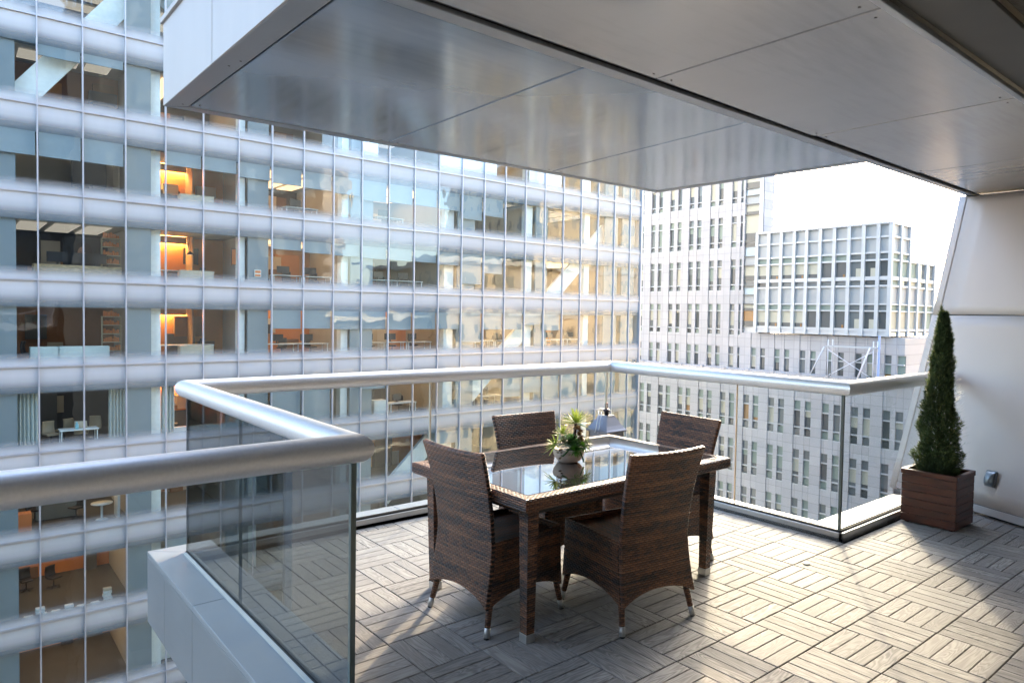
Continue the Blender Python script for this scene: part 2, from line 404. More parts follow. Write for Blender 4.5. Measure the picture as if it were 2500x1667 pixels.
m = MB(); m.box(GXA-.032, GXA-.0125, .42, GYB-.02, .03, .066); shift(m, ro).build('sealant_strip', M['seal'], rl)
def pane(x0, x1, y0, y1, e0=1, e1=1, gm=None):
    m = MB(); m.box(x0, x1, y0, y1, .035, 1.02)
    lx = (x1-x0) > (y1-y0)
    for k in range(6): m.m[k] = 0
    # faces order b t s e n w
    if lx: m.m[3] = e1; m.m[5] = e0; m.m[0] = m.m[1] = 1
    else: m.m[2] = e0; m.m[4] = e1; m.m[0] = m.m[1] = 1
    shift(m, ro).build('glass_panel', [gm or M['rail_glass'], M['rail_edge'], M['rail_edge_w']], rl)
pane(-4.2, GXA-.008, GYA-G2, GYA+G2); pane(-9, -4.206, GYA-G2, GYA+G2)
pane(GXA-G2, GXA+G2, GYA-G2, 1.60, gm=M['rail_glass_w']); pane(GXA-G2, GXA+G2, 1.606, GYB+G2, gm=M['rail_glass_w'])
JX = .02
pane(GXA+G2+.001, JX, GYB-G2, GYB+G2, 1, 2); pane(JX+.006, GXC-G2, GYB-G2, GYB+G2, 2, 2)
pane(GXC-G2, GXC+G2, GYD+.008, 1.18, 1, 2); pane(GXC-G2, GXC+G2, 1.185, GYB+G2, 2, 2)
pane(GXC-G2, 3.36, GYD-G2, GYD+G2)
# thin metal joint strips at the tan glass joints
m = MB()
m.box(JX-.002, JX+.008, GYB-.009, GYB+.009, .06, 1.0); shift(m, ro).build('joint_strip', M['rail_edge_w'], rl)
m = MB(); m.box(GXC-.011, GXC+.002, GYB-.011, GYB+.011, .06, 1.0); shift(m, ro).build('joint_strip', M['rail_edge_w'], rl)
m = MB(); m.box(GXA-.010, GXA+.010, GYA-.012, GYA+.004, .05, 1.0); shift(m, ro).build('corner_seal', M['rail_edge'], rl); m = MB(); m.box(GXC-.010, GXC+.008, GYD-.010, GYD+.008, .06, 1.0)
shift(m, ro).build('corner_seal', M['rail_edge'], rl)
# handrail: mitred round tube
HR, HZ = .051, 1.036
path = [(-9, .351), (-1.667, .351), (-1.667, 2.53), (1.937, 2.53), (1.937, .351), (3.75, .351)]
hm = MB(); NS = 40
for k in range(len(path)-1):
    a, b = Vector((*path[k], HZ)), Vector((*path[k+1], HZ)); d = (b-a).normalized(); s_ = d.cross(Vector((0, 0, 1)))
    rings = []
    for pt, j0, j1 in ((a, k-1, k), (b, k+1, k+2)):
        nn = d
        if j0 >= 0 and j1 < len(path) and not (pt is b and k+2 >= len(path)):
            o2 = (Vector((*path[j1], HZ))-Vector((*path[j0], HZ))).normalized(); nn = (d+o2).normalized()
        rg = []
        for q in range(NS):
            t_ = 2*math.pi*q/NS; o_ = s_*math.cos(t_)*HR+Vector((0, 0, 1))*math.sin(t_)*HR
            rg.append(pt+o_-d*(o_.dot(nn)/d.dot(nn)))
        rings.append(rg)
    n0 = len(hm.v); hm.v += [tuple(p) for rg in rings for p in rg]
    for q in range(NS):
        q2 = (q+1) % NS; hm.f.append((n0+q, n0+q2, n0+NS+q2, n0+NS+q)); hm.uv.append([(0, 0)]*4); hm.m.append(0); hm.r.append(0.); hm.sm.append(True)
shift(hm, ro).build('handrail', M['alu'], rl)

# ------------------------------------------------------------------ canopy / soffit overhead
ZS = 2.62
cn = empty('overhanging_canopy', (0, 0, ZS), label='overhanging building slab above the deck with glossy grey soffit panels', cat='canopy')
co = Vector(cn.location)
def slabp(name, poly, mat, z0=ZS, th=.02, bev=.004):
    m = MB(); n = len(poly)
    m.face([(*p, z0) for p in reversed(poly)]); m.face([(*p, z0+th) for p in poly])
    for k in range(n):
        a, b = poly[k], poly[(k+1) % n]; m.face([(*a, z0), (*b, z0), (*b, z0+th), (*a, z0+th)])
    shift(m, co).build(name, mat, cn, bevel=bev)
# north band outline corners (outer) and inner (trim) offset
L0 = (-1.811, 2.42); TP = (2.216, 2.26); RR = (2.28, .46); SW = (-1.79, .42)
L1 = (-1.70, 2.33); TP1 = (2.12, 2.185); R1 = (2.20, .45)
def lerp(a, b, t): return (a[0]+(b[0]-a[0])*t, a[1]+(b[1]-a[1])*t)
YJ = .42
gq = .006
def cut(x):   # point on inner north edge at given x
    t = (x-L1[0])/(TP1[0]-L1[0]); return (x, L1[1]+(TP1[1]-L1[1])*t)
xs_top = [-1.70, -.502, .90, 2.12]; xs_bot = [-1.67, -.53, .77, 2.20]
for k in range(3):
    a, b = xs_bot[k]+gq, xs_bot[k+1]-gq; c, d = xs_top[k+1]-gq, xs_top[k]+gq
    slabp('soffit_panel', [(a, YJ), (b, YJ), cut(c), cut(d)], M['sof_n'])
# trims round the north band
slabp('edge_trim', [L0, (L1[0]-.004, L1[1]), (L1[0]+.03-.004, YJ), (SW[0]+.0, YJ)], M['trim'], ZS-.002)
slabp('edge_trim', [(L0[0]+.004, L0[1]), (-.6, L0[1]-(L0[1]-TP[1])*.30), (-.6, cut(-.6)[1]+.008), (L1[0], L1[1]+.008)][::-1], M['trim'], ZS-.0025)
slabp('edge_trim', [(-.594, L0[1]-(L0[1]-TP[1])*.302), TP, (TP1[0], TP1[1]+.008), (-.594, cut(-.594)[1]+.008)][::-1], M['trim'], ZS-.002)
slabp('edge_trim', [(TP1[0]+.008, TP1[1]), (R1[0]+.008, YJ), (RR[0], YJ), TP], M['trim'], ZS-.0022)
# step between the two bands: bevel strip and dark joint
slabp('edge_trim', [(-1.9, .335), (4.3, .355), (4.3, .412), (-1.9, .412)], M['trim'], ZS-.006)
slabp('shadow_joint', [(-1.9, .295), (4.3, .325), (4.3, .333), (-1.9, .333)], M['joint'], ZS+.012, .01)
# south band
xb = [-3.4, -1.68, -.175, 1.34, 2.90, 4.6]; 
for k in range(5):
    a, b = xb[k]+gq, xb[k+1]-gq
    slabp('soffit_panel', [(a, -.735), (b, -.735), (b, .30 if k < 2 else .315), (a, .30)], M['sof_s'])
slabp('backing_sheet', [(-3.4, -.74), (4.7, -.74), (4.7, .42), (-1.79, .42), (-1.79, .33), (-3.4, .33)], M['joint'], ZS+.022, .01)
slabp('backing_sheet', [(-1.78, .424), (2.25, .424), (2.19, 2.22), (-1.78, 2.38)], M['joint'], ZS+.023, .01)
# dark channel, concrete beyond
slabp('edge_trim', [(-3.4, -.775), (4.8, -.775), (4.8, -.745), (-3.4, -.745)], M['trim'], ZS-.02)
slabp('dark_channel', [(-6, -1.0), (5, -1.0), (5, -.78), (-6, -.78)], M['bronze'], ZS+.01)
slabp('concrete_ceiling', [(-9, -5.4), (5.2, -5.4), (5.2, -1.005), (-9, -1.005)], M['conc'], ZS+.05, .2, 0)
for x, y in ((-1.66, 2.27), (-1.74, 2.30), (-1.74, 1.50), (-1.72, 1.40), (-.56, 2.26), (-.44, 2.26), (.84, 2.19), (.96, 2.185), (2.06, 2.13), (-1.6, -.68), (-.24, -.68), (-.11, -.68), (1.28, -.68), (1.40, -.68), (2.84, -.68), (2.96, -.68), (-.24, .26), (-.11, .26), (1.28, .27), (1.40, .27), (2.84, .27)):
    m = MB(); m.tube([(x, y, ZS+.004), (x, y, ZS-.0035)], .0055, 8); shift(m, co).build('screw', M['bronze'], cn)
# body and fascia
m = MB(); zt = 3.065
body = [(-1.80, YJ), (2.27, YJ), (2.205, 2.25), (-1.80, 2.405)]
def walls(poly, z0, z1, mb):
    for k in range(len(poly)):
        a, b = poly[k], poly[(k+1) % len(poly)]; mb.face([(*a, z0), (*b, z0), (*b, z1), (*a, z1)])
walls(body, ZS+.035, zt-.004, m); m.face([(*p, zt-.004) for p in body]); m.face([(*p, ZS+.036) for p in reversed(body)])
m.box(-6, 5.2, -5.3, .41, ZS+.26, zt-.006)
shift(m, co).build('core', M['trim'], cn)
def fpanel(a, b, z0=ZS, z1=zt):
    a = Vector((*a, 0)); b = Vector((*b, 0)); d = (b-a).normalized(); nrm = Vector((d.y, -d.x, 0))*.014
    m = MB(); P = [a, b, b-nrm, a-nrm]
    m.face([p+Vector((0, 0, z0)) for p in reversed(P)]); m.face([p+Vector((0, 0, z1)) for p in P])
    for k in range(4): m.face([P[k]+Vector((0, 0, z0)), P[(k+1) % 4]+Vector((0, 0, z0)), P[(k+1) % 4]+Vector((0, 0, z1)), P[k]+Vector((0, 0, z1))])
    shift(m, co).build('fascia_panel', M['fascia'], cn, bevel=.002)
fl = [L0, (-1.806, 1.53), (-1.795, .05), (-1.785, -1.2)]
for k in range(3):
    a, b = Vector(fl[k]), Vector(fl[k+1]); d = (b-a).normalized()*.003; fpanel(tuple(a+d), tuple(b-d))
fpanel(TP, L0); fpanel((2.28, .42), TP)
slabp('top_coping', [(-1.825, -.2), (2.3, -.2), (2.23, 2.275), (-1.825, 2.43)], M['fascia'], zt, .03)

# ------------------------------------------------------------------ leaning wall on the right
wl = empty('leaning_wall', (3.5, 0, 0), label='pale warm grey leaning metal wall panel behind the planter', cat='wall')
wo = Vector(wl.location)
O1, I1, B2 = Vector((3.34, .60, 0)), Vector((3.69, .58, 0)), Vector((2.72, -1.62, 0))
O2, I2, T2 = Vector((4.11, .455, ZS)), Vector((4.25, .43, ZS)), Vector((4.30, -1.9, ZS))
def wallquad(nm, a, b, c, d, mat, z0, z1, u0=0., u1=1., n=14, off=.0, uo=lambda v: -.09+.115*v-.04*v*v, uo2=False):
    # a,b bottom ; d,c top
    m = MB()
    def fn(u, v):
        vv = (z0+(z1-z0)*v)/ZS; uu = (uo(vv)+u0)*(1-u)+((uo(vv)+u1) if uo2 else u1)*u
        lo = a.lerp(b, uu); hi = d.lerp(c, uu); return lo.lerp(hi, vv)-wo+Vector((off, 0, 0))
    m.grid(fn, n, n, smooth=True, flip=True); o = m.build(nm, mat, wl)
    s_ = o.modifiers.new('thick', 'SOLIDIFY'); s_.thickness = .03; s_.offset = -1
    return o
wallquad('wall_panel', I1, B2, T2, I2, M['wall'], .07, 1.545, .029)
wallquad('wall_panel', I1, B2, T2, I2, M['wall'], 1.556, 2.60, .029)
wallquad('edge_trim', I1, B2, T2, I2, M['wall'], 0, 1.548, 0, .026, 6, 0, uo2=True)
wallquad('edge_trim', I1, B2, T2, I2, M['wall'], 1.552, 2.61, 0, .026, 6, 0, uo2=True)
wallquad('wall_backing', I1, B2, T2, I2, M['joint'], 0, 2.61, .002, 1, 14, .03)
wallquad('skirting', I1, B2, T2, I2, M['fascia'], .012, .066, .029)
# weatherproof socket on the wall
def wallpt(u, v):
    lo = I1.lerp(B2, u); hi = I2.lerp(T2, u); return lo.lerp(hi, v)
sp_ = wallpt(.30, .11)
wd = (B2-I1).normalized(); wup = (I2-I1).normalized(); wn2 = wd.cross(wup).normalized()
if wn2.x > 0: wn2 = -wn2
wd = (B2-I1).normalized(); sc_ = empty('wall_socket', sp_+Vector((-.034, .012, 0)), 0, 'small grey weatherproof socket cover low on the pale wall beside the planter', 'socket')
def obox(mb, c, ax, ay, az, sx, sy, sz, mat=0):
    M_ = Matrix((( ax.x, ay.x, az.x, c.x), (ax.y, ay.y, az.y, c.y), (ax.z, ay.z, az.z, c.z), (0, 0, 0, 1)))
    mb.box(-sx/2, sx/2, -sy/2, sy/2, -sz/2, sz/2, mat, M=M_)
az_ = wn2; ax_ = Vector((0, 0, 1)).cross(az_).normalized(); ay_ = az_.cross(ax_)
m = MB(); obox(m, az_*.012, ax_, ay_, az_, .085, .125, .024); m.build('back_plate', plain('socket_grey', (.18, .20, .22), .4, .5), sc_, bevel=.006)
m = MB()
def hood(u, v):
    x = (u-.5)*.072; y = (v-.5)*.11; z = .026+.034*(math.sin(math.pi*v)**.5 if 0 < v < 1 else 0)*(1-abs(2*u-1)**4*.6)*(1.15-.5*v)
    return ax_*x+ay_*y+az_*z
m.grid(hood, 8, 12); m.build('cover', plain('socket_cover', (.33, .37, .40), .25, .6), sc_)

# ------------------------------------------------------------------ planter and conifer
px0, px1, py0, py1, ph = 2.735, 3.105, -.085, .297, .40
pl = empty('wooden_planter', ((px0+px1)/2, (py0+py1)/2, 0), 0, 'square reddish brown slatted wooden planter box in the corner by the railing', 'planter')
po = Vector(pl.location); mw = wood_mat('stained_planter_wood', (.085, .022, .009), .063)
for nm, xs in (('front_boards', (px0+.006, px0+.028, py0+.006, py1-.006)), ('rear_boards', (px1-.028, px1-.006, py0+.006, py1-.006)), ('side_boards', (px0+.029, px1-.029, py0+.006, py0+.028)), ('side_boards', (px0+.029, px1-.029, py1-.028, py1-.006))):
    m = MB()
    for k in range(6): m.box(xs[0], xs[1], xs[2], xs[3], .012+k*.0585, .012+k*.0585+.0560)
    shift(m, po).build(nm, mw, pl, bevel=.0025)
m = MB()
for a in ((px0, px0+.03, py0, py1), (px1-.03, px1, py0, py1), (px0+.03, px1-.03, py0, py0+.03), (px0+.03, px1-.03, py1-.03, py1)): m.box(*a, .364, ph)
shift(m, po).build('rim', mw, pl, bevel=.003)
for x in (px0+.03, px1-.055):
    for y in (py0+.03, py1-.055): m = MB(); m.box(x, x+.025, y, y+.025, 0, .36); shift(m, po).build('corner_post', mw, pl)
m = MB(); m.grid(lambda u, v: Vector((px0+.03+(px1-px0-.06)*u, py0+.03+(py1-py0-.06)*v, .362+random.uniform(-.006, .008))), 14, 14)
shift(m, po).build('soil', plain('planter_soil', (.022, .016, .011), .95, var=.5, sc=60), pl)

tr_ = empty('potted_conifer', (po.x, po.y, .37), 0, 'tall narrow dark green cone shaped conifer growing in the wooden planter', 'tree')
to = Vector(tr_.location)
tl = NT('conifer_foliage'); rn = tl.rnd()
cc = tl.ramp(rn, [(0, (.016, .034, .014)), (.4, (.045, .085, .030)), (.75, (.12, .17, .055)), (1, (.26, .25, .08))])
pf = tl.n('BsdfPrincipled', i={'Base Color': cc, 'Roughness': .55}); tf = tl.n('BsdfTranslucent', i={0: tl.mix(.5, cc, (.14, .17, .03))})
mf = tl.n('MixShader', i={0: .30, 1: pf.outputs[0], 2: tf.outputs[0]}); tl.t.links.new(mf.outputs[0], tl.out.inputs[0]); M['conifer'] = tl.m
m = MB(); m.tube([(0, 0, -.02), (.004, 0, .4), (-.01, 0, .8), (-.02, .005, 1.12)], [.022, .016, .009, .003], 8); m.build('trunk', plain('bark', (.06, .042, .03), .9), tr_)
cr = random.Random(11); m = MB()
HT = 1.19
def prof(t):  # crown radius along height 0..1
    return .178*(1-t)**.72*(1-.16*math.exp(-((t-.03)/.05)**2))+.002
lob = [(cr.uniform(0, 6.28), cr.uniform(.03, .97), cr.uniform(.6, 1.)) for _ in range(70)]
for q in range(17000):
    t = cr.random()**1.3*.999; a = cr.uniform(0, 2*math.pi)
    dens = 0
    for la, lt, ls in lob:
        da = (a-la+math.pi) % (2*math.pi)-math.pi; dens = max(dens, ls*math.exp(-(da/.42)**2-((t-lt)/.050)**2))
    r_ = prof(t)*(.66+.46*dens)+.006*cr.random(); rr = r_*(cr.random()**.30)
    cxx = -.035*t*t; cyy = .012*math.sin(t*5)
    p = Vector((cxx+rr*math.cos(a), cyy+rr*math.sin(a), t*HT))
    out = Vector((math.cos(a), math.sin(a), cr.uniform(.5, 1.6))).normalized()
    out = (out+Vector((cr.gauss(0, .3), cr.gauss(0, .3), cr.gauss(0, .25)))).normalized()
    Ls = cr.uniform(.018, .042); wd_ = cr.uniform(.0018, .0036); sd_ = out.cross(Vector((cr.gauss(0, 1), cr.gauss(0, 1), cr.gauss(0, 1)))).normalized()
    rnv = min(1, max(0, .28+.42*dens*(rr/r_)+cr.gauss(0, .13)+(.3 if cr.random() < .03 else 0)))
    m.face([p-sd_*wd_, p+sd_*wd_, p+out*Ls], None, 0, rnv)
    for s_ in (-1, 1):
        for f0 in (.25, .55):
            b_ = p+out*Ls*f0; o2 = (out*.7+sd_*s_*.8).normalized()*Ls*.5; s2 = out.cross(sd_)*wd_*.8
            m.face([b_-s2, b_+s2, b_+o2], None, 0, rnv)
for q in range(260):
    t = cr.random(); p = Vector((-.036+cr.gauss(0, .009)*(1.2-t), .005+cr.gauss(0, .009)*(1.2-t), 1.10+.13*t)); out = Vector((cr.gauss(0, .35), cr.gauss(0, .35), 1)).normalized(); sd_ = out.orthogonal().normalized()
    m.face([p-sd_*.0028, p+sd_*.0028, p+out*.032], None, 0, cr.uniform(.4, .9))
for q in range(420):
    t = cr.random(); a = cr.uniform(0, 6.28); r_ = prof(t)*1.02; p = Vector((-.035*t*t+r_*math.cos(a), r_*math.sin(a), t*HT)); out = Vector((math.cos(a), math.sin(a), cr.uniform(.3, 1.3))).normalized(); sd_ = out.cross(Vector((0, 0, 1))).normalized()
    for k in range(4): b_ = p+out*.010*k; m.face([b_-sd_*.002, b_+sd_*.002, b_+out*.022+sd_*cr.gauss(0, .012)], None, 0, cr.uniform(.4, 1))
m.build('crown', M['conifer'], tr_)

# ------------------------------------------------------------------ dining table
tx0, tx1, ty0, ty1, tz = -.80, .755, .455, 1.425, .69
tb = empty('dining_table', ((tx0+tx1)/2, (ty0+ty1)/2, 0), 0, 'dark brown woven wicker dining table with an inset glass top', 'table')
to_ = Vector(tb.location); rim = .062; thk = .062
m = MB()
zt_ = tz; rr_ = .008
# woven frame: outer face, rounded top edge, top border; uv runs along the edge
c4 = [(tx0, ty0), (tx1, ty0), (tx1, ty1), (tx0, ty1)]
def inset(p, d):
    return (p[0]+(d if p[0] == tx0 else -d), p[1]+(d if p[1] == ty0 else -d))
prof_t = [(.012, tz-thk), (0, tz-thk+.01), (0, tz-rr_), (rr_*.3, tz-rr_*.3), (rr_, tz), (rim-.004, tz), (rim, tz-.004), (rim, tz-thk)]
for k in range(4):
    a, b = c4[k], c4[(k+1) % 4]; s0 = 0
    for i in range(len(prof_t)-1):
        (d0, z0), (d1, z1) = prof_t[i], prof_t[i+1]; ds = math.hypot(d1-d0, z1-z0)
        A, B_, C_, D_ = inset(a, d0), inset(b, d0), inset(b, d1), inset(a, d1)
        def uu(p): return (p[0] if a[1] == b[1] else p[1])
        m.face([(*A, z0), (*B_, z0), (*C_, z1), (*D_, z1)], [(uu(A), s0), (uu(B_), s0), (uu(C_), s0+ds), (uu(D_), s0+ds)], 0, 0, False)
        s0 += ds
shift(m, to_).build('woven_frame', M['wicker_table'], tb)
m = MB(); m.box(tx0+rim-.002, tx1-rim+.002, ty0+rim-.002, ty1-rim+.002, tz-.004, tz+.001)
gt = NT('dark_glass_top'); gp = gt.pbr((.030, .027, .026), .015, 0, spec=.9); gt.m.node_tree.nodes['Principled BSDF'].inputs['Coat Weight'].default_value = 1; gt.m.node_tree.nodes['Principled BSDF'].inputs['Coat IOR'].default_value = 1.8; gt.m.node_tree.nodes['Principled BSDF'].inputs['Coat Roughness'].default_value = .0
shift(m, to_).build('glass_top', gp, tb, bevel=.001)
m = MB()
for x0, x1, y0, y1 in ((tx0+.08, tx1-.08, ty0+.075, ty0+.095), (tx0+.08, tx1-.08, ty1-.095, ty1-.075), (tx0+.075, tx0+.095, ty0+.09, ty1-.09), (tx1-.095, tx1-.075, ty0+.09, ty1-.09)): m.box(x0, x1, y0, y1, tz-.10, tz-thk+.002)
m.box(tx0+.07, tx1-.07, ty0+.07, ty1-.07, tz-.03, tz-.006)
shift(m, to_).build('apron', M['black'], tb)
for sx, x in ((1, tx0+.060), (-1, tx1-.060)):
    for sy, y in ((1, ty0+.055), (-1, ty1-.055)):
        m = MB(); a, b = .066, .046
        def leg(z, wd): return [(x, y), (x+sx*wd, y), (x+sx*wd, y+sy*wd), (x, y+sy*wd)]
        for i in range(8):
            za, zb = tz-thk-(tz-thk-.035)*i/8, tz-thk-(tz-thk-.035)*(i+1)/8
            wa, wb = a+(b-a)*i/8, a+(b-a)*(i+1)/8
            xa, xb2 = .016*(i/8), .016*((i+1)/8)
            Pa = [(p[0]+sx*xa, p[1]+sy*xa) for p in leg(za, wa)]; Pb = [(p[0]+sx*xb2, p[1]+sy*xb2) for p in leg(zb, wb)]
            for k in range(4):
                k2 = (k+1) % 4; q = [(*Pb[k], zb), (*Pb[k2], zb), (*Pa[k2], za), (*Pa[k], za)]
                if sx*sy < 0: q = q[::-1]
                m.face(q, [((p[0] if k % 2 == 0 else p[1]), p[2]) for p in q])
        lg = shift(m, to_).build('leg', M['wicker_table'], tb)
        m = MB(); x0, y0 = x+sx*.013, y+sy*.013; x1, y1 = x0+sx*.052, y0+sy*.052
        m.box(min(x0, x1), max(x0, x1), min(y0, y1), max(y0, y1), 0, .04)
        f_ = shift(m, to_).build('foot_cap', M['feet'], lg, bevel=.002)

# ------------------------------------------------------------------ wicker chairs
def make_chair(label):
    root = empty('wicker_chair', (0, 0, 0), 0, label, 'chair', 'wicker chairs around the dining table')
    def xb(z):   # rear profile
        t = (z-.42)
        return -.222-.30*t*t-(.06*t if t > 0 else .045*-t*1.6)
    def hw(z): return .222+.022*(abs(z-.46)/.42)**1.6
    def bk(u, v):
        zb = .128+.058*(1-(2*u-1)**2)**.8 if 0 < u < 1 else .130
        z = zb+(.868-zb)*v; s_ = 2*u-1
        return Vector((xb(z)-.022*(1-s_*s_)*max(0, (z-.2)/.67), s_*hw(z), z+(-.006*(1-s_*s_) if v == 1 else 0)))
    m = MB(); m.grid(bk, 22, 34, lambda u, v: (u*.46, bk(u, v).z), flip=False)
    o = m.build('backrest', M['wicker'], root); s_ = o.modifiers.new('t', 'SOLIDIFY'); s_.thickness = .026; s_.offset = 0
    b_ = o.modifiers.new('b', 'BEVEL'); b_.width = .007; b_.segments = 2; b_.limit_method = 'ANGLE'; b_.angle_limit = R(50)
    zs = .435
    for sd_ in (-1, 1):
        def side(u, v):
            zb = .130+.058*(1-(2*u-1)**2)**.8 if 0 < u < 1 else .130
            z = zb+(zs-zb)*v; x0 = xb(z)+.004
            return Vector((x0+(.225-x0)*u, sd_*(hw(z)-.006-.014*u), z))
        m = MB(); m.grid(side, 16, 12, lambda u, v: (u*.45+.3, side(u, v).z), flip=(sd_ > 0))
        o = m.build('side_panel', M['wicker'], root); s_ = o.modifiers.new('t', 'SOLIDIFY'); s_.thickness = .022; s_.offset = 0
        b_ = o.modifiers.new('b', 'BEVEL'); b_.width = .007; b_.segments = 2; b_.limit_method = 'ANGLE'; b_.angle_limit = R(50)
    def fr_(u, v):
        zb = .130+.058*(1-(2*u-1)**2)**.8 if 0 < u < 1 else .130
        z = zb+(zs-zb)*v; return Vector((.225, (2*u-1)*.205, z))
    m = MB(); m.grid(fr_, 16, 10, lambda u, v: (u*.41, fr_(u, v).z))
    o = m.build('front_panel', M['wicker'], root); s_ = o.modifiers.new('t', 'SOLIDIFY'); s_.thickness = .02; s_.offset = 0
    m = MB(); m.box(-.205, .212, -.196, .196, .385, .412); m.build('seat', M['wicker'], root)
    for x, y, fx, fy in ((-.238, .215, -.268, .232), (-.238, -.215, -.268, -.232), (.215, .196, .238, .212), (.215, -.196, .238, -.212)):
        m = MB(); m.tube([(x, y, .22), (x*.985+fx*.015, y, .135), (fx+(x-fx)*.3, fy+(y-fy)*.3, .045)], [.0165, .0160, .0140], 12); l = m.build('leg', M['wicker'], root)
        m = MB(); m.tube([(fx+(x-fx)*.33, fy+(y-fy)*.33, .049), (fx, fy, .006)], [.0150, .0140], 14); m.build('foot_cap', M['feet'], l)
        m = MB(); m.tube([(fx, fy, .006), (fx, fy, .0)], [.0125, .0115], 12); m.build('foot_pad', M['black'], l)
    return root
c1 = make_chair('brown wicker chair at the left end of the table beside the glass corner')
c1.location = (-.578, .918, 0); c1.rotation_euler[2] = R(1.8)
for loc, rz, lb in (((.085, 1.262, 0), -94.8, 'brown wicker chair on the far side of the table, seen behind the succulent bowl'),
                    ((.632, .905, 0), 176.6, 'brown wicker chair at the right end of the table, its seat facing left'),
                    ((-.066, .537, 0), 83.2, 'dark brown wicker chair on the near side of the table, back to the viewer')):
    c = copy_tree(c1); c.location = loc; c.rotation_euler[2] = R(rz); c['label'] = lb

# ------------------------------------------------------------------ bowl of succulents
bw = empty('succulent_bowl', (-.095, .93, tz+.0015), 0, 'round beige stone bowl planted with green succulents on the glass table top', 'potted plant')
m = MB(); m.lathe([(.001, 0), (.046, 0), (.062, .010), (.080, .036), (.0845, .056), (.080, .072), (.074, .074), (.070, .066), (.001, .060)], n=40)
bt = NT('bowl_stone'); nn = bt.noise(bt.obj(), 22, 4, .6); bc = bt.mix(bt.math('GREATER_THAN', bt.noise(bt.obj(), 11, 3), .62), bt.mix(nn, (.42, .33, .25), (.55, .46, .37)), (.36, .19, .12)); bt.pbr(bc, .7)
m.build('bowl', bt.m, bw); bw.scale = (1.04, 1.04, 1.04)
m = MB(); m.lathe([(.001, .067), (.072, .064)], n=24); m.build('soil', M['black'], bw)
def leafmat(nm, c0, c1_, c2):
    t = NT(nm); u, v, _ = t.sep(t.uv()); rn = t.rnd()
    c = t.ramp(t.math('ADD', t.math('MULTIPLY', v, .7), t.math('MULTIPLY', rn, .35)), [(0, c0), (.5, c1_), (1, c2)])
    p = t.n('BsdfPrincipled', i={'Base Color': c, 'Roughness': .42}); tt = t.n('BsdfTranslucent', i={0: c})
    mm = t.n('MixShader', i={0: .25, 1: p.outputs[0], 2: tt.outputs[0]}); t.t.links.new(mm.outputs[0], t.out.inputs[0]); return t.m
LM = {'lime': leafmat('lime_leaf', (.08, .13, .015), (.32, .43, .05), (.55, .56, .18)), 'dark': leafmat('deep_green_leaf', (.01, .035, .01), (.05, .15, .04), (.16, .32, .10)),
      'grey': leafmat('grey_green_leaf', (.05, .07, .04), (.22, .27, .16), (.42, .44, .32)), 'moss': leafmat('bright_green_leaf', (.02, .08, .006), (.07, .26, .015), (.20, .42, .05)), 'bronze': leafmat('bronze_leaf', (.03, .012, .01), (.14, .07, .035), (.30, .24, .10))}
sr = random.Random(5)
def blade(m, p, d, L, w_, bend, rn, thick=.25, tipw=.0):
    d = Vector(d).normalized(); sdv = d.cross(Vector((0, 0, 1)))
    sdv = sdv.normalized() if sdv.length > .05 else Vector((1, 0, 0)); upv = sdv.cross(d).normalized()
    n = 6; rows = []
    q = Vector(p)
    for i in range(n+1):
        t = i/n; wd_ = w_*(math.sin(math.pi*(.18+.82*t))**.8 if t < 1 else 0)+tipw*t*0
        rows.append((q-sdv*wd_+upv*wd_*thick, q-upv*wd_*thick*.6, q+sdv*wd_+upv*wd_*thick))
        dd = (d+Vector((0, 0, bend*t))).normalized(); q = q+dd*L/n
    for i in range(n):
        for k in range(2):
            a, b = rows[i], rows[i+1]; m.face([a[k], a[k+1], b[k+1], b[k]], [(k, i/n), (k+1, i/n), (k+1, (i+1)/n), (k, (i+1)/n)], 0, rn, True)
def rosette(name, mat, c, n, L, w_, el0, el1, bend, axis=(0, 0, 1)):
    m = MB(); ax = Vector(axis).normalized(); q = Vector((0, 0, 1)).rotation_difference(ax)
    for k in range(n):
        a = k*2.39996; t = k/n; el = el0+(el1-el0)*t+sr.uniform(-.12, .12)
        d = q @ Vector((math.cos(a)*math.cos(el), math.sin(a)*math.cos(el), math.sin(el)))
        blade(m, Vector(c)+d*.003, d, L*(1-.35*t)*sr.uniform(.85, 1.12), w_*(1-.25*t), bend, sr.random())
    return m.build(name, mat, bw)
# stem + spiky top (towards camera-right), leaning
m = MB(); m.tube([(.012, -.005, .06), (.022, -.008, .12), (.024, -.012, .168)], [.007, .006, .005], 8); m.build('stem', LM['bronze'], bw)
rosette('spiky_rosette', LM['lime'], (.024, -.012, .168), 44, .082, .0042, -.15, 1.35, .05)
rosette('spiky_rosette', LM['lime'], (-.058, .012, .088), 26, .058, .0036, -.2, 1.2, -.1, (-.6, .2, .8))
rosette('spiky_rosette', LM['lime'], (-.022, .012, .125), 22, .050, .0034, .2, 1.35, 0, (-.3, .1, 1))
rosette('spiky_rosette', LM['grey'], (-.040, -.012, .098), 34, .045, .0034, -.1, 1.3, -.1, (-.4, -.2, .9))
rosette('spiky_rosette', LM['grey'], (.066, -.030, .085), 36, .042, .003, -.3, 1.2, -.1, (.6, -.4, .7))
rosette('bronze_rosette', LM['bronze'], (.026, -.020, .142), 18, .030, .0088, -.1, 1.0, .3, (.4, -.4, 1))
rosette('bronze_rosette', LM['bronze'], (.034, -.024, .118), 16, .026, .008, -.3, .8, .3, (.6, -.5, .8))
rosette('bronze_rosette', LM['bronze'], (.044, -.018, .098), 16, .024, .007, -.3, .8, .3, (.8, -.3, .6))
rosette('mossy_clump', LM['moss'], (.030, -.045, .078), 60, .030, .0026, -.3, 1.3, 0, (.2, -.5, .9))
rosette('mossy_clump', LM['moss'], (-.018, -.052, .070), 60, .032, .0026, -.4, 1.2, 0, (-.1, -.7, .8))
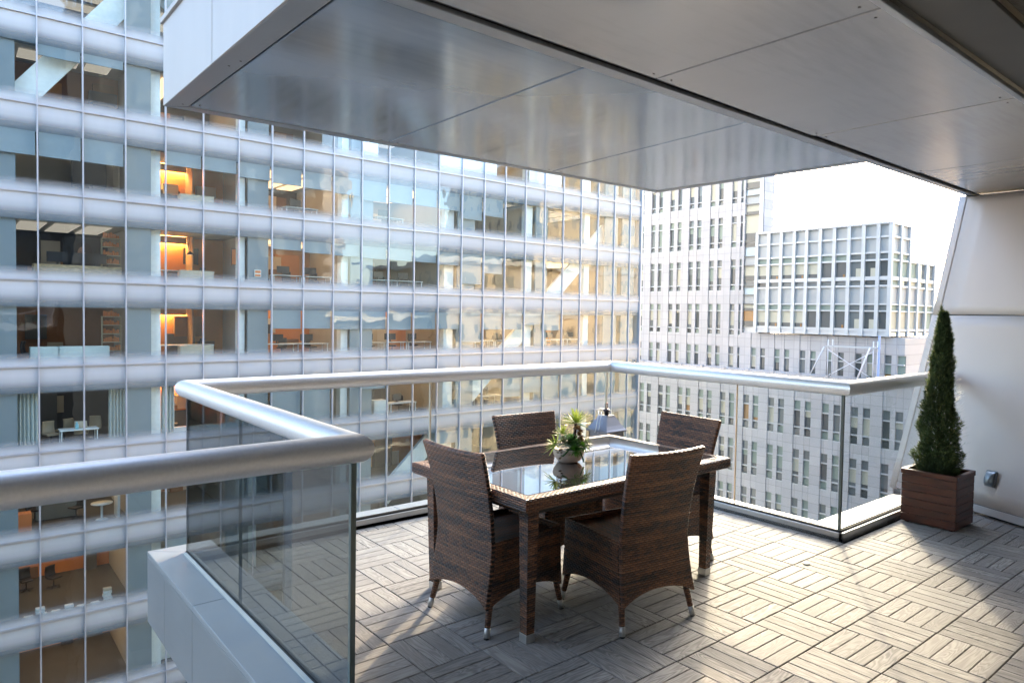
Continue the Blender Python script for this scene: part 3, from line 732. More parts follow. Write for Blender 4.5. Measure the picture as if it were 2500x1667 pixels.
rosette('green_clump', LM['dark'], (.0, -.01, .085), 46, .062, .006, .3, 1.45, .1)
rosette('green_clump', LM['dark'], (-.005, -.035, .08), 36, .045, .006, -.1, 1.3, .1, (0, -.5, 1))
rosette('green_clump', LM['dark'], (.04, .02, .08), 30, .04, .006, 0, 1.3, .1, (.4, .3, 1))
m = MB()
for p0, p1, p2 in (((.002, -.065, .078), (.010, -.092, .055), (.014, -.10, .012)), ((-.05, -.05, .075), (-.078, -.062, .06), (-.10, -.06, .050))):
    a, b, c = map(Vector, (p0, p1, p2)); pts = [a.lerp(b, t).lerp(b.lerp(c, t), t) for t in [i/8 for i in range(9)]]
    m.tube(pts, .0042, 8)
    for i, p in enumerate(pts):
        for k in range(6):
            an = k*1.05+i*.5; blade(m, p, (math.cos(an), math.sin(an), .2), .010, .002, 0, sr.random())
m.build('trailing_stem', LM['moss'], bw)
m = MB()
for k in range(9):
    p = Vector((-.088+sr.uniform(-.012, .01), -.035+sr.uniform(-.02, .02), .03+sr.uniform(-.012, .05)))
    for q in range(7):
        an = q*.9; blade(m, p, (math.cos(an), math.sin(an), .7), .011, .0045, .4, sr.random())
m.build('dried_buds', LM['bronze'], bw)

for c in bw.children:
    if c.name.split('.')[0] not in ('bowl', 'soil', 'trailing_stem', 'dried_buds'): c.scale = (1.38, 1.38, 1.38); c.location = (0, 0, -.07*.38)
# ------------------------------------------------------------------ lantern in the far corner
ln = empty('metal_lantern', (1.60, 2.25, 0), 0, 'grey metal lantern with a flared roof and wire handle standing behind the table', 'lantern')
ml = plain('lantern_metal', (.20, .19, .21), .35, .8); hh = .105
m = MB()
for x in (-hh, hh-.016):
    for y in (-hh, hh-.016): m.box(x, x+.016, y, y+.016, .02, .515)
m.box(-hh-.008, hh+.008, -hh-.008, hh+.008, 0, .02); m.box(-hh, hh, -hh, hh, .46, .52)
m.build('frame', ml, ln, bevel=.002)
m = MB()
for a in ((-hh+.004, -hh+.007, -hh+.017, hh-.017), (hh-.007, hh-.004, -hh+.017, hh-.017)): m.box(*a, .021, .459)
for a in ((-hh+.017, hh-.017, -hh+.004, -hh+.007), (-hh+.017, hh-.017, hh-.007, hh-.004)): m.box(*a, .021, .459)
m.build('glass_pane', M['rail_glass'], ln)
m = MB(); m.lathe([(.001, .021), (.036, .021), (.036, .19), (.001, .185)], n=24); m.build('candle', plain('wax', (.75, .70, .58), .5), ln)
m = MB(); rp = [(.124, .515), (.124, .527), (.112, .54), (.092, .57), (.072, .605), (.055, .635), (.049, .650), (.001, .651)]
for i in range(len(rp)-1):
    (a, z0), (b, z1) = rp[i], rp[i+1]; A = [(-a, -a), (a, -a), (a, a), (-a, a)]; B_ = [(-b, -b), (b, -b), (b, b), (-b, b)]
    for k in range(4): k2 = (k+1) % 4; m.face([(*A[k], z0), (*A[k2], z0), (*B_[k2], z1), (*B_[k], z1)])
m.face([(-.124, -.124, .515), (-.124, .124, .515), (.124, .124, .515), (.124, -.124, .515)])
m.build('roof', ml, ln)
m = MB(); m.lathe([(.001, .65), (.020, .65), (.020, .683), (.034, .685), (.030, .695), (.012, .705), (.001, .706)], n=20); m.build('chimney', plain('lantern_dark_metal', (.08, .06, .06), .4, .7), ln)
m = MB(); ring = [(.026*math.cos(t), .012*math.cos(t), .728+.026*math.sin(t)) for t in [i*math.pi/10 for i in range(21)]]; m.tube(ring, .0035, 8)
m.build('ring', plain('ring_copper', (.20, .07, .05), .35, .8), ln)
m = MB(); pts = []
for i in range(17):
    t = i/16*math.pi; pts.append((-.10-.045*math.sin(t)*1.0+.03*math.cos(t), .02-.05*math.sin(t)+.05*math.cos(t)*.2, .60+.085*math.cos(t)))
m.tube(pts, .0035, 8); m.tube([(x+.035, y, z-.012) for x, y, z in pts], .003, 8)
m.tube([(-.15, .02, .712), (-.12, 0, .708), (-.08, -.01, .712), (-.03, 0, .705)], .003, 8)
m.build('wire_handle', M['alu'], ln)
m = MB(); m.tube([(0, 0, .001), (0, 0, .006)], [.017, .016], 14)
o = m.build('bottle_cap', plain('white_plastic', (.75, .74, .70), .5), None); o.location = (1.30, .26, 0); o.scale = (1.2, 1.2, 1.3)
tag(o, 'tiny white cap lying on the deck tiles beside the metal curb', 'cap')

# ================================================================== glass office building across the street
FY = CY+34.0
def XK(k): return CX+34*(.086+.0452*k+.000078*k*k)
def ZN(n): return CZ+34*(.0295+.1022*n)
FH = 34*.1022
K0, K1, KE = -9, 22, 22.72
fo = Vector((XK(0), FY, ZN(0)))
fb = empty('glass_office_building', fo, 0, 'long glass office block across the street with white fritted bands on every storey', 'building')
mf_ = brushed('mullion_aluminium', (.56, .56, .59), .35, .4, (1, 1, .3))
m = MB(); N0, N1 = -10, 11
for k in range(K0, K1+1):
    x = XK(k); m.box(x-.025, x+.025, FY-.09, FY+.05, ZN(N0), ZN(N1))
m.box(XK(KE)-.05, XK(KE)+.09, FY-.12, FY+.3, ZN(N0), ZN(N1))
shift(m, fo).build('mullions', mf_, fb)
for n in range(N0, N1+1):
    m = MB(); z = ZN(n); x0, x1 = XK(K0), XK(KE); m.box(x0, x1, FY-.075, FY+.04, z-.030, z+.030); m.box(x0, x1, FY-.078, FY-.06, z+.034, z+.050)
    shift(m, fo).build('transom', mf_, fb)
mg = facade_glass(); fr = random.Random(21)
rows = list(range(N0, N1))
def prow(k, n):
    m = MB(); x0, x1 = XK(k)+.03, (XK(k+1) if k < K1 else XK(KE))-.03; z0, z1 = ZN(n)+.03, ZN(n+1)-.03; tl_ = fr.uniform(-.007, .007); tz_ = fr.uniform(-.012, .012)
    q = [(x0, FY-tl_, z0), (x1, FY+tl_, z0), (x1, FY+tl_+tz_, z1), (x0, FY-tl_+tz_, z1)]
    m.face(q, [(0, 0), (1, 0), (1, 1), (0, 1)], 0, fr.random())
    return m
big = [(k, n) for n in (2, 1, 0, -1, -2, -3, -4, -5) for k in range(-1, 13)][:100]
rest = MB()
for n in rows:
    for k in range(K0, K1+1):
        p = prow(k, n)
        if (k, n) in big: shift(p, fo).build('window_pane', mg, fb)
        else:
            rest.v += p.v; b0 = len(rest.v)-4; rest.f.append(tuple(range(b0, b0+4))); rest.uv += p.uv; rest.m += p.m; rest.r += p.r; rest.sm += p.sm
tag(shift(rest, fo).build('window_panes', mg, fb), kind='stuff')
spd = plain('spandrel_grey_blue', (.085, .125, .15), .6, 0, .06)
slabm = plain('slab_soffit', (.42, .42, .40), .8)
flm = plain('office_carpet', (.085, .085, .082), .9, 0, .2, 1.2)
for n in range(N0+1, N1+1):
    z = ZN(n); m = MB()
    m.box(XK(K0), XK(KE)-.1, FY+.16, FY+.5, z-.31*FH, z-.045); m.face([(XK(K0), FY+.16, z-.042), (XK(KE)-.1, FY+.16, z-.042), (XK(KE)-.1, FY+11, z-.042), (XK(K0), FY+11, z-.042)], None, 1)
    m.box(XK(K0), XK(KE)-.1, FY+.5, FY+11, z-.29*FH, z-.05, 2)
    shift(m, fo).build('floor_slab', [spd, flm, slabm], fb)
m = MB(); m.box(XK(KE)-.02, XK(KE)+.05, FY+.1, FY+18, ZN(N0), ZN(N1)); m.box(XK(K0)-.4, XK(KE)+.05, FY+18, FY+18.3, ZN(N0), ZN(N1)); m.box(XK(K0)-.4, XK(KE)+.05, FY-.1, FY+18, ZN(N1)+.04, ZN(N1)+.9)
m.box(XK(K0)-.4, XK(K0)-.05, FY-.1, FY+18, -34, ZN(N1))
shift(m, fo).build('outer_shell', plain('shell_panel', (.5, .52, .55), .5), fb)
m = MB(); m.box(XK(K0)-.3, XK(KE), FY+.1, FY+18, -34, ZN(N0)-.05); shift(m, fo).build('podium', plain('podium_stone', (.3, .3, .3), .7), fb)
# columns, blank wall panels behind the glass, partitions
colm = plain('white_column', (.76, .80, .76), .6); pnm = plain('grey_blue_panel', (.20, .245, .26), .5, 0, .1, .8)
cols = [(-8.2, -7.9), (-5.1, -4.85), (-2.3, -2.05), (2.68, 2.93), (5.10, 5.28), (8.42, 8.66), (12.45, 12.85), (16.3, 16.6), (19.5, 19.8)]
pans = [(-7.9, -7.2), (-4.85, -4.2), (-1.6, -.45), (2.05, 2.66), (5.33, 5.95), (8.70, 9.50), (12.95, 13.7), (16.7, 17.3), (20.6, 21.4), (21.7, 22.5)]
for a, b in cols:
    m = MB(); m.box(XK(a), XK(b), FY+.45, FY+.95, ZN(N0), ZN(N1)); shift(m, fo).build('column', colm, fb)
for i, (a, b) in enumerate(pans):
    m = MB(); m.box(XK(a), XK(b), FY+.25, FY+.40, ZN(N0), ZN(N1)); m.box(XK(b)-.2, XK(b)-.05, FY+.4, FY+8, ZN(N0), ZN(N1), 1)
    shift(m, fo).build('service_panel', [pnm, plain('partition_%d' % i, (.40, .40, .37), .7)], fb)
# white diagonal braces
def brace(k0, z0, k1, z1, w_=.62):
    m = MB(); a = Vector((XK(k0), FY+.75, z0)); b = Vector((XK(k1), FY+.75, z1)); d = (b-a).normalized(); s_ = Vector((-d.z, 0, d.x))*w_/2; y = Vector((0, .12, 0))
    P = [a-s_, a+s_, b+s_, b-s_]
    m.face([p-y for p in P]); m.face([p+y for p in reversed(P)])
    for k in range(4): m.face([P[k]-y, P[k]+y, P[(k+1) % 4]+y, P[(k+1) % 4]-y])
    shift(m, fo).build('diagonal_brace', colm, fb)
brace(10.1, ZN(-3.3), 21.4, ZN(1.64), 1.0); brace(-1.3, ZN(1.52), 2.9, ZN(4.0), .95); brace(3.1, ZN(3.5), 5.5, ZN(5.0), .95)
# ---- rooms
mats_wall = {}
def wallm(c):
    if c not in mats_wall: mats_wall[c] = plain('room_wall_%d' % len(mats_wall), c, .8, 0, .15, 1.)
    return mats_wall[c]
warm = emis('warm_cove_light', (1, .52, .15), 16.0); warm2 = emis('warm_lamp_and_fill', (1, .58, .28), .24); neut = emis('neutral_office_fill', (1, .88, .72), .045)  # office materials also glow on broad ceiling panels added as room fill
DARK, BEIGE, ORG, TAN, GREY, BRN = (.07, .068, .066), (.55, .47, .36), (.60, .25, .06), (.42, .28, .17), (.26, .26, .25), (.24, .12, .065)
mods = [(-9, -8.2), (-7.2, -5.1), (-4.2, -2.3), (-.45, 2.05), (2.95, 5.1), (5.97, 8.4), (9.5, 12.4), (13.7, 16.3), (17.3, 20.6)]
# (row n) -> per module: depth, wall colour, light material, kind
ST = {2: {3: (3.2, BRN, neut, 'bar'), 4: (6, DARK, None, ''), 5: (6, GREY, neut, ''), 6: (7, TAN, neut, '')},
      1: {3: (3.4, BEIGE, neut, 'cove'), 4: (3.6, ORG, warm, 'cove2'), 5: (7, DARK, None, ''), 6: (7, GREY, None, ''), 7: (7, TAN, neut, ''), 8: (7, GREY, None, '')},
      0: {3: (6, DARK, neut, ''), 4: (3.6, ORG, warm, 'cove2'), 5: (5, TAN, warm2, ''), 6: (7, BRN, None, ''), 7: (7, TAN, None, ''), 8: (6, GREY, None, '')},
      -1: {3: (4.5, BRN, neut, ''), 4: (3.6, ORG, warm, 'cove2'), 5: (5, ORG, warm2, 'bars'), 6: (5, ORG, warm2, 'bars'), 7: (5, TAN, warm2, 'bars'), 8: (6, ORG, warm2, 'bars')},
      -2: {3: (6, DARK, neut, ''), 4: (4, ORG, warm, 'cove'), 5: (6, GREY, None, ''), 6: (7, DARK, None, ''), 7: (6, GREY, None, ''), 8: (6, DARK, None, '')},
      -3: {3: (6.5, BRN, warm2, 'bars'), 4: (5, BRN, None, ''), 5: (7, DARK, None, ''), 6: (4.0, ORG, warm2, 'cove'), 7: (7, GREY, None, ''), 8: (7, DARK, None, '')},
      -4: {3: (6.0, ORG, warm2, 'bars'), 4: (7, DARK, None, ''), 5: (7, DARK, None, ''), 6: (7, GREY, None, '')},
      -5: {3: (6.0, ORG, warm2, 'bars'), 4: (7, DARK, None, ''), 5: (7, GREY, None, '')}}
rr = random.Random(9)
for n in range(N0, N1):
    for j, (a, b) in enumerate(mods):
        dp, c, lt, kd = ST.get(n, {}).get(j, (6.5, rr.choice([DARK, GREY, BRN, DARK, TAN]), rr.choice([None, neut, neut]), 'bars'))
        if lt is None and n > -6 and rr.random() < .45: lt = warm2  # some rooms without a light get an added warm fill
        lt = lt or neut  # the remaining rooms get an added neutral fill
        x0, x1 = XK(a)-.1, XK(b)+.2; z0, z1 = ZN(n)-.03, ZN(n+1)-.30*FH
        m = MB(); m.face([(x0, FY+dp, z0), (x1, FY+dp, z0), (x1, FY+dp, z1), (x0, FY+dp, z1)])
        shift(m, fo).build('room_wall', wallm(c), fb); m = MB()
        m.face([(x0, FY+dp, z0), (x0, FY+.6, z0), (x0, FY+.6, z1), (x0, FY+dp, z1)]); m.face([(x1, FY+.6, z0), (x1, FY+dp, z0), (x1, FY+dp, z1), (x1, FY+.6, z1)])
        shift(m, fo).build('side_wall', wallm((.40, .39, .36)), fb)
        if -6 < n < 3 and j > 2:
            for q in range(rr.randint(3, 5)):
                m = MB(); xq = rr.uniform(x0+.5, x1-1.); wq = rr.uniform(.4, 1.5); zq = z0 if rr.random() < .6 else z0+rr.uniform(.7, 1.2); hq = rr.choice([.8, 2.1, 1.2, .5]); dq = rr.choice([.1, .35])
                m.box(xq, min(xq+wq, x1-.1), FY+dp-dq-.02*q, FY+dp-.02, zq, min(zq+hq, z1-.4)); shift(m, fo).build('wall_unit', wallm(rr.choice([(.04, .04, .045), (.50, .46, .38), (.20, .12, .07), (.60, .60, .56), (.10, .11, .12), (.45, .22, .08)])), fb)
        if lt:
            m = MB(); z = z1-.02
            if 'cove' in kd: xa = x1-(.8 if kd == 'cove2' else .2)-1.0*(kd == 'cove2'); m.box(x0+.1, xa, FY+dp-.14, FY+dp-.06, z-.26, z-.18)
            elif kd == 'bars':
                for q in range(3): m.face([(x0+.3, FY+1.3+q*1.5, z), (x0+.3, FY+2.3+q*1.5, z), (x1-.3, FY+2.3+q*1.5, z), (x1-.3, FY+1.3+q*1.5, z)])
            else:
                for q in range(3): xq = x0+.3+(x1-x0-.6)*q/3; m.face([(xq, FY+1.2, z), (xq, FY+dp-.6, z), (xq+(x1-x0-.6)/3-.25, FY+dp-.6, z), (xq+(x1-x0-.6)/3-.25, FY+1.2, z)])
            shift(m, fo).build('cove_or_fill_light', lt, fb)  # cove strips, otherwise broad glowing panels added to brighten the room
            if 'cove' in kd:
                m = MB(); m.box(x0+.1, xa, FY+dp-.30, FY+dp-.27, z-.32, z+.02); m.box(xa+.01, xa+.06, FY+dp-1.3, FY+dp-.02, z0, z+.01)
                shift(m, fo).build('valance', wallm(c if kd == 'cove' else (.30, .22, .14)), fb)
# roller blinds (one mesh per bay, largest rows only)
bl = plain('roller_blind_cloth', (.24, .295, .315), .7, 0, .05); blt = plain('pale_roller_blind', (.30, .36, .36), .7, 0, .05)
def blind(k0, k1, n, t0, mat=None):
    m = MB(); z1 = ZN(n+1)-.305*FH; z0 = z1-FH*t0; m.box(XK(k0)+.06, XK(k1)-.06, FY+.13, FY+.145, z0, z1); m.tube([(XK(k0)+.06, FY+.14, z0), (XK(k1)-.06, FY+.14, z0)], .02, 6)
    shift(m, fo).build('roller_blind', mat or bl, fb)
for k, n, t0 in [(0, 1, .27), (1, 1, .27), (-1, 1, .27), (3, 1, .17), (4, 1, .17), (5, 1, .2), (6, 1, .22), (7, 1, .23), (8, 1, .25), (9, 1, .30), (10, 1, .28), (11, 1, .27), (12, 1, .28), (13, 1, .4), (14, 1, .3),
                 (6, 0, .14), (7, 0, .16), (8, 0, .17), (9, 0, .18), (10, 0, .18), (11, 0, .18), (12, 0, .2), (13, 0, .5), (14, 0, .3), (6, -1, .26), (7, -1, .26), (8, -1, .27), (9, -1, .27), (10, -1, .28), (11, -1, .27), (12, -1, .27), (13, -1, .5), (14, -1, .28), (15, -1, .28), (16, -1, .2), (17, -1, .3),
                 (6, -2, .62), (7, -2, .62), (9, -2, .2), (15, -2, .5), (16, -2, .45), (17, -2, .62), (18, -2, .62), (20, -2, .62), (3, 2, .12), (4, 2, .1), (1, 2, .1), (0, 2, .12), (3, -4, .12), (4, -4, .1), (15, -3, .3), (16, -3, .3), (12, -3, .2)]:
    blind(k, k+1, n, t0)
for n in range(3, N1):
    for k in range(K0, K1):
        if rr.random() < .32: blind(k, k+1, n, rr.choice([.15, .25, .4, .62]), blt if rr.random() < .3 else bl)
# white panels standing in for overexposed sky reflections, top visible storey, right half
m = MB(); wpn = plain('white_glare', (.80, .82, .84), .4)
for a, b in ((9.0, 9.6), (12.1, 14.6), (16.2, 17.9), (19, 19.4)): m.box(XK(a), XK(b), FY+.05, FY+.12, ZN(2)+.06, ZN(3)-.1)
shift(m, fo).build('glare_panels', wpn, fb)

# ---- furniture seen through the glass
def fl(n): return ZN(n)-.035
blk = plain('office_black', (.02, .02, .022), .4); wht = plain('office_white', (.70, .74, .70), .5); bei = plain('office_beige', (.48, .42, .30), .6); orgm = plain('office_orange', (.65, .20, .05), .6); oak = wood_mat('pale_oak', (.52, .38, .20), .2); mint = plain('frosted_cabinet', (.55, .64, .60), .5)
STO = {2: 'top storey', 1: 'second storey down', 0: 'third storey down', -1: 'fourth storey down', -2: 'fifth storey down'}
NTH = ['first', 'second', 'third', 'fourth', 'fifth', 'sixth', 'seventh', 'eighth', 'ninth']
def desk(k, n, label, y=1.6, wd=1.5, mat=None, group=None):
    o = empty('office_desk', (XK(k), FY+y, fl(n)), 0, label, 'desk', group)
    m = MB(); m.box(-wd/2, wd/2, -.38, .38, .71, .745); m.build('desk_top', mat or wht, o, bevel=.004)
    for x in (-wd/2+.04, wd/2-.08):
        m = MB(); m.box(x, x+.04, -.34, -.30, 0, .709); m.box(x, x+.04, .30, .34, 0, .709); m.box(x, x+.04, -.34, .34, .0, .04); m.build('leg', wht, o)
    return o
def monitor(k, n, label, y=1.6, z=.745, s=1., rz=0., group=None):
    o = empty('computer_monitor', (XK(k), FY+y, fl(n)+z), rz, label, 'monitor', group)
    m = MB(); m.box(-.36*s, .36*s, -.02, .02, .12, .52*s); m.build('screen', blk, o, bevel=.004)
    m = MB(); m.box(-.04, .04, -.05, -.022, .01, .2); m.box(-.12, .12, -.1, .1, 0, .012); m.build('stand', blk, o); return o
def ochair(k, n, label, y=2.2, mat=None, rz=0., group=None, s=1.):
    o = empty('office_chair', (XK(k), FY+y, fl(n)), rz, label, 'chair', group); o.scale = (s, s, s); mat = mat or blk
    m = MB(); m.grid(lambda u, v: Vector(((u-.5)*.46*(1-.12*v), .22+.05*math.sin(v*3)+.04*(2*u-1)**2*-1, .50+.48*v)), 8, 8); bk = m.build('backrest', mat, o); q = bk.modifiers.new('s', 'SOLIDIFY'); q.thickness = .05
    m = MB(); m.box(-.24, .24, -.24, .22, .44, .52); m.build('seat', mat, o, bevel=.03)
    m = MB(); m.tube([(0, 0, .06), (0, 0, .44)], .025, 8)
    for q in range(5): t = q*1.2566; m.tube([(0, 0, .07), (.28*math.cos(t), .28*math.sin(t), .04)], .018, 6)
    m.build('base', blk, o); return o
def cab(name, k, n, w_, d_, h_, y, mat, label, cat, group=None, z=0.):
    o = empty(name, (XK(k), FY+y, fl(n)+z), 0, label, cat, group); m = MB(); m.box(-w_/2, w_/2, -d_/2, d_/2, .03, h_); m.build('carcass', mat, o, bevel=.006)
    m = MB(); m.box(-w_/2+.01, w_/2-.01, -d_/2-.012, -d_/2-.002, .05, h_-.02); m.build('door', mat, o); m = MB(); m.box(-w_/2+.02, w_/2-.02, -d_/2+.02, d_/2-.02, 0, .029); m.build('plinth', blk, o); return o
# third storey: reception desk with two screens and a seated person
d = cab('reception_counter', 1.0, 0, 3.2, .7, .74, 1.5, oak, 'long pale oak counter under black screens in the glass office block', 'counter')
monitor(.52, 0, 'leftmost black monitor on the pale oak counter', 1.5, .745, 1.05)
monitor(1.10, 0, 'middle black monitor on the pale oak counter', 1.5, .745, 1.05)
monitor(1.45, 0, 'rightmost black monitor on the pale oak counter, beside the shelves', 1.5, .745, 1.05)
def ell2(mb, c, rx, rz, y, mat): mb.face([(c[0]+rx*math.cos(t), y, c[1]+rz*math.sin(t)) for t in [q*math.pi/12 for q in range(24)]], None, mat)
o = empty('portrait_screen', (XK(1.22), FY+2.6, fl(0)+.85), 0, 'dark wall screen showing a long haired face behind the pale oak counter', 'screen')
m = MB(); m.box(-.75, .95, .0, .06, -.1, 1.15); m.build('casing', blk, o)
m = MB(); ell2(m, (0, .55), .34, .46, -.004, 1); ell2(m, (.17, .25), .18, .32, -.005, 1); ell2(m, (-.02, .50), .20, .30, -.008, 0); ell2(m, (.15, .72), .16, .22, -.011, 1)
for x in (-.09, .05): ell2(m, (x, .55), .035, .014, -.014, 1)
ell2(m, (-.02, .36), .05, .016, -.014, 2); ell2(m, (-.03, .45), .02, .05, -.012, 2)
m.build('picture', [plain('portrait_skin', (.42, .22, .15), .5), plain('portrait_hair', (.02, .014, .012), .6), plain('portrait_lips', (.28, .09, .07), .5)], o)
def shelf(k, n, label, y=2.6, items=True, mat=None):
    o = empty('shelving_unit', (XK(k), FY+y, fl(n)), 0, label, 'shelf'); m = MB(); mat = mat or orgm
    for q in range(5): m.box(-.35, .35, -.16, .16, .5+q*.38, .53+q*.38)
    m.box(-.37, -.35, -.16, .16, 0, 2.05); m.box(.35, .37, -.16, .16, 0, 2.05); m.build('frame', bei, o)
    if items:
        m = MB(); q_ = random.Random(int(k*10))
        for q in range(5):
            x = -.3
            while x < .28: w_ = q_.uniform(.05, .12); m.box(x, x+w_*.8, -.1, .1, .53+q*.38, .53+q*.38+q_.uniform(.1, .25)); x += w_
        m.build('contents', mat, o)
shelf(1.84, 0, 'shelves with small orange objects at the right end of the oak counter', 1.9)
shelf(1.84, -1, 'shelves of red and orange boxes right of the pale green cabinets', 1.9)
for q, (k, w_) in enumerate(((.18, 1.0), (.78, .95), (1.35, 1.0))):
    cab('low_cabinet', k, -1, w_, .5, .78, .95, mint, ('leftmost of three pale green cabinets behind the office glass', 'middle of three pale green cabinets behind the office glass', 'rightmost of three pale green cabinets behind the office glass')[q], 'cabinet', 'pale green cabinets in a row')
ochair(-.12, -1, 'black high backed office chair left of the three pale green cabinets', 1.4, None, 1.2)
for n in (0, -1):
    cab('side_cabinet', 3.95, n, 1.45, .5, .74, .9, bei, 'beige cabinet in front of the orange lit alcove, %s' % STO[n], 'cabinet')
    desk(3.8, n, 'white desk under the orange lit alcove, %s' % STO[n], 1.8, 2.4)
    ochair(4.55, n, 'dark office chair right of the orange lit alcove, %s' % STO[n], 2.5, None, .8)
cab('side_cabinet', 3.95, 1, 1.45, .5, .74, .9, bei, 'beige cabinet in front of the orange lit alcove, second storey down', 'cabinet')
def lamp(k, n, label):
    o = empty('pendant_lamp', (XK(k), FY+2.2, ZN(n+1)-.31*FH), 0, label, 'lamp'); m = MB(); m.tube([(0, 0, 0), (-.1, 0, -.35), (0, 0, -.75)], .03, 8); m.build('stem', bei, o)
    m = MB(); m.lathe([(.03, -.72), (.20, -.86), (.21, -.88), (.001, -.88)], n=16); m.build('shade', blk, o); m = MB(); m.lathe([(.12, -.885), (.001, -.886)], n=12); m.build('bulb', warm2, o)
lamp(4.0, 0, 'black pendant lamp hanging in the orange lit alcove')
def poster():
    o = empty('wall_notice', (XK(5.62), FY+.2, fl(0)+.55), 0, 'small orange notice on the grey panel beside a white column', 'sign')
    m = MB(); m.box(-.16, .16, 0, .01, 0, .34); m.box(-.13, .13, -.01, -.002, .19, .31, 1); m.box(-.13, .13, -.01, -.002, .03, .13, 1); m.build('board', [wht, orgm], o)
poster()
def picture(k, n, lb):
    o = empty('framed_picture', (XK(k), FY+.9, fl(n)+1.1), 0, lb, 'picture'); m = MB(); m.box(-.14, .14, 0, .03, 0, .8); m.build('frame', blk, o); m = MB(); m.box(-.11, .11, -.01, -.001, .04, .76); m.build('print', orgm, o)
picture(5.06, 0, 'narrow orange picture left of a white column behind the office glass')
# open-plan desks to the right
grp = 'open plan desks with screens behind the glass'
for n, ks in ((0, (6.8, 7.7, 10.2, 11.2)), (-1, (6.6, 7.6, 9.8, 10.7, 11.6, 14.6, 15.5, 18.2, 19.4)), (1, (7.2, 10.4)), (-2, (9.9, 11.0, 14.9))):
    for q, k in enumerate(ks):
        desk(k, n, '%s white desk from the left, %s, under the roller blinds' % (NTH[q], STO[n]), 1.3, 1.7, None, grp)
        monitor(k-.1, n, '%s black desk screen from the left, %s, under the roller blinds' % (NTH[q], STO[n]), 1.45, .745, .9, rr.uniform(-.3, .3), 'desk screens')
        ochair(k+.25, n, '%s black desk chair from the left, %s, under the roller blinds' % (NTH[q], STO[n]), 2.2, None, rr.uniform(-1, 1), 'desk chairs')
# lounge storey with curtains
def curtain(k0, k1, n, lb):
    m = MB(); x0, x1 = XK(k0), XK(k1); z0, z1 = fl(n)+.02, ZN(n+1)-.31*FH; nn = 60
    m.grid(lambda u, v: Vector((x0+(x1-x0)*u, FY+.5+.06*math.sin(u*math.pi*2*max(3, round((x1-x0)/.13))), z0+(z1-z0)*v)), nn, 1)
    tag(m.build('curtain', plain('curtain_cloth', (.46, .50, .46), .9), None), lb, 'curtain', 'pale curtains')
curtain(-.45, .0, -2, 'pale gathered curtain at the left edge, storey with the lounge chairs')
curtain(1.62, 2.03, -2, 'pale gathered curtain left of the grey panel, storey with the lounge chairs')
curtain(2.95, 3.30, -2, 'pale gathered curtain right of the white column, left of the handrail corner')
for q, (k, y, rz) in enumerate(((.35, 1.5, .3), (.72, 2.4, -2.6), (1.05, 1.3, 2.9), (1.42, 2.2, -.4))):
    ochair(k, -2, ('pale lounge chair nearest the left curtain', 'beige lounge chair behind the table with the blue bottle', 'cream lounge chair right of the blue bottle', 'tan lounge chair nearest the right curtain')[q], y, bei, rz, 'beige lounge chairs', 1.05)
desk(.95, -2, 'pale table with a blue bottle among the beige lounge chairs', .95, 1.4)
m = MB(); m.lathe([(.001, 0), (.06, 0), (.065, .18), (.03, .24), (.03, .30), (.001, .30)], n=14); o = m.build('pump_bottle', plain('pale_blue_plastic', (.25, .55, .60), .4), None); o.location = (XK(.9), FY+.8, fl(-2)+.745); tag(o, 'pale blue pump bottle on the table among the lounge chairs', 'bottle')
m = MB(); m.box(-1.6, 1.6, -.12, .12, 0, .46); o = m.build('low_wall', wht, None); o.location = (XK(4.1), FY+.9, fl(-2)); tag(o, 'low white ledge beneath the near handrail corner behind the glass', 'ledge')
ochair(3.4, -2, 'dark chair in the orange room just left of the handrail corner', 1.8, blk, 2.6)
cab('printer_stand', 10.0, -2, .8, .6, 1.0, 1.0, wht, 'white printer stand behind the glass just under the far handrail', 'printer stand')
# below near handrail: cafe table, cabinets
o = empty('round_table', (XK(1.55), FY+1.5, fl(-3)), 0, 'round white pedestal table on the storey just below the near handrail', 'table')
m = MB(); m.lathe([(.001, .72), (.42, .72), (.43, .75), (.001, .75)], n=28); m.build('table_top', wht, o); m = MB(); m.lathe([(.24, 0), (.24, .03), (.05, .06), (.05, .71)], n=18); m.build('pedestal', wht, o)
cab('low_cabinet', .55, -3, 1.5, .5, .8, 3.0, pnm, 'grey blue low cabinets on the brown floor just below the near handrail', 'cabinet')
cab('pedestal_cabinet', -.30, -3, .5, .5, .9, 1.0, orgm, 'small orange topped cabinet at the left edge below the near handrail', 'cabinet')
ochair(.05, -3, 'black office chair on the brown floor below the near handrail, left one', 3.0, blk, 1.)
ochair(1.0, -3, 'black office chair left of the round white table', 2.4, blk, -1.)
cab('screen_panel', 1.93, -3, .08, 1.0, 1.1, 1.5, wht, 'white standing screen right of the round white table', 'screen')
ochair(.55, -4, 'black lounge chair before the orange timber wall, second from left', 4.0, blk, .5); ochair(-.1, -4, 'black lounge chair before the orange timber wall, leftmost', 4.3, blk, .2)
rp2 = random.Random(2)
for q in range(7):
    k = -.25+q*.31; h = (1, 3, 1, 2, 1, 1, 5)[q]; o = empty('paper_stack', (XK(k), FY+.75, fl(-4)), 0, '%s pile of white paper bundles from the left, at the foot of the window' % NTH[q], 'papers', 'white paper bundles along the window')
    for z in range(h): m = MB(); a = rp2.uniform(-.05, .05); m.box(-.16+a, .16+a, -.12, .12, z*.13, z*.13+.12); m.build('bundle', wht if z < 4 else bei, o, bevel=.02)
m = MB(); m.lathe([(.001, 0), (.16, 0), (.22, .42), (.20, .42), (.15, .03)], n=18); o = m.build('waste_bin', bei, None); o.location = (XK(2.2)-.1, FY+.6, fl(-4)); o.location.x = XK(1.99)+.9
tag(o, 'beige waste bin behind the glass right of the white partition', 'bin')
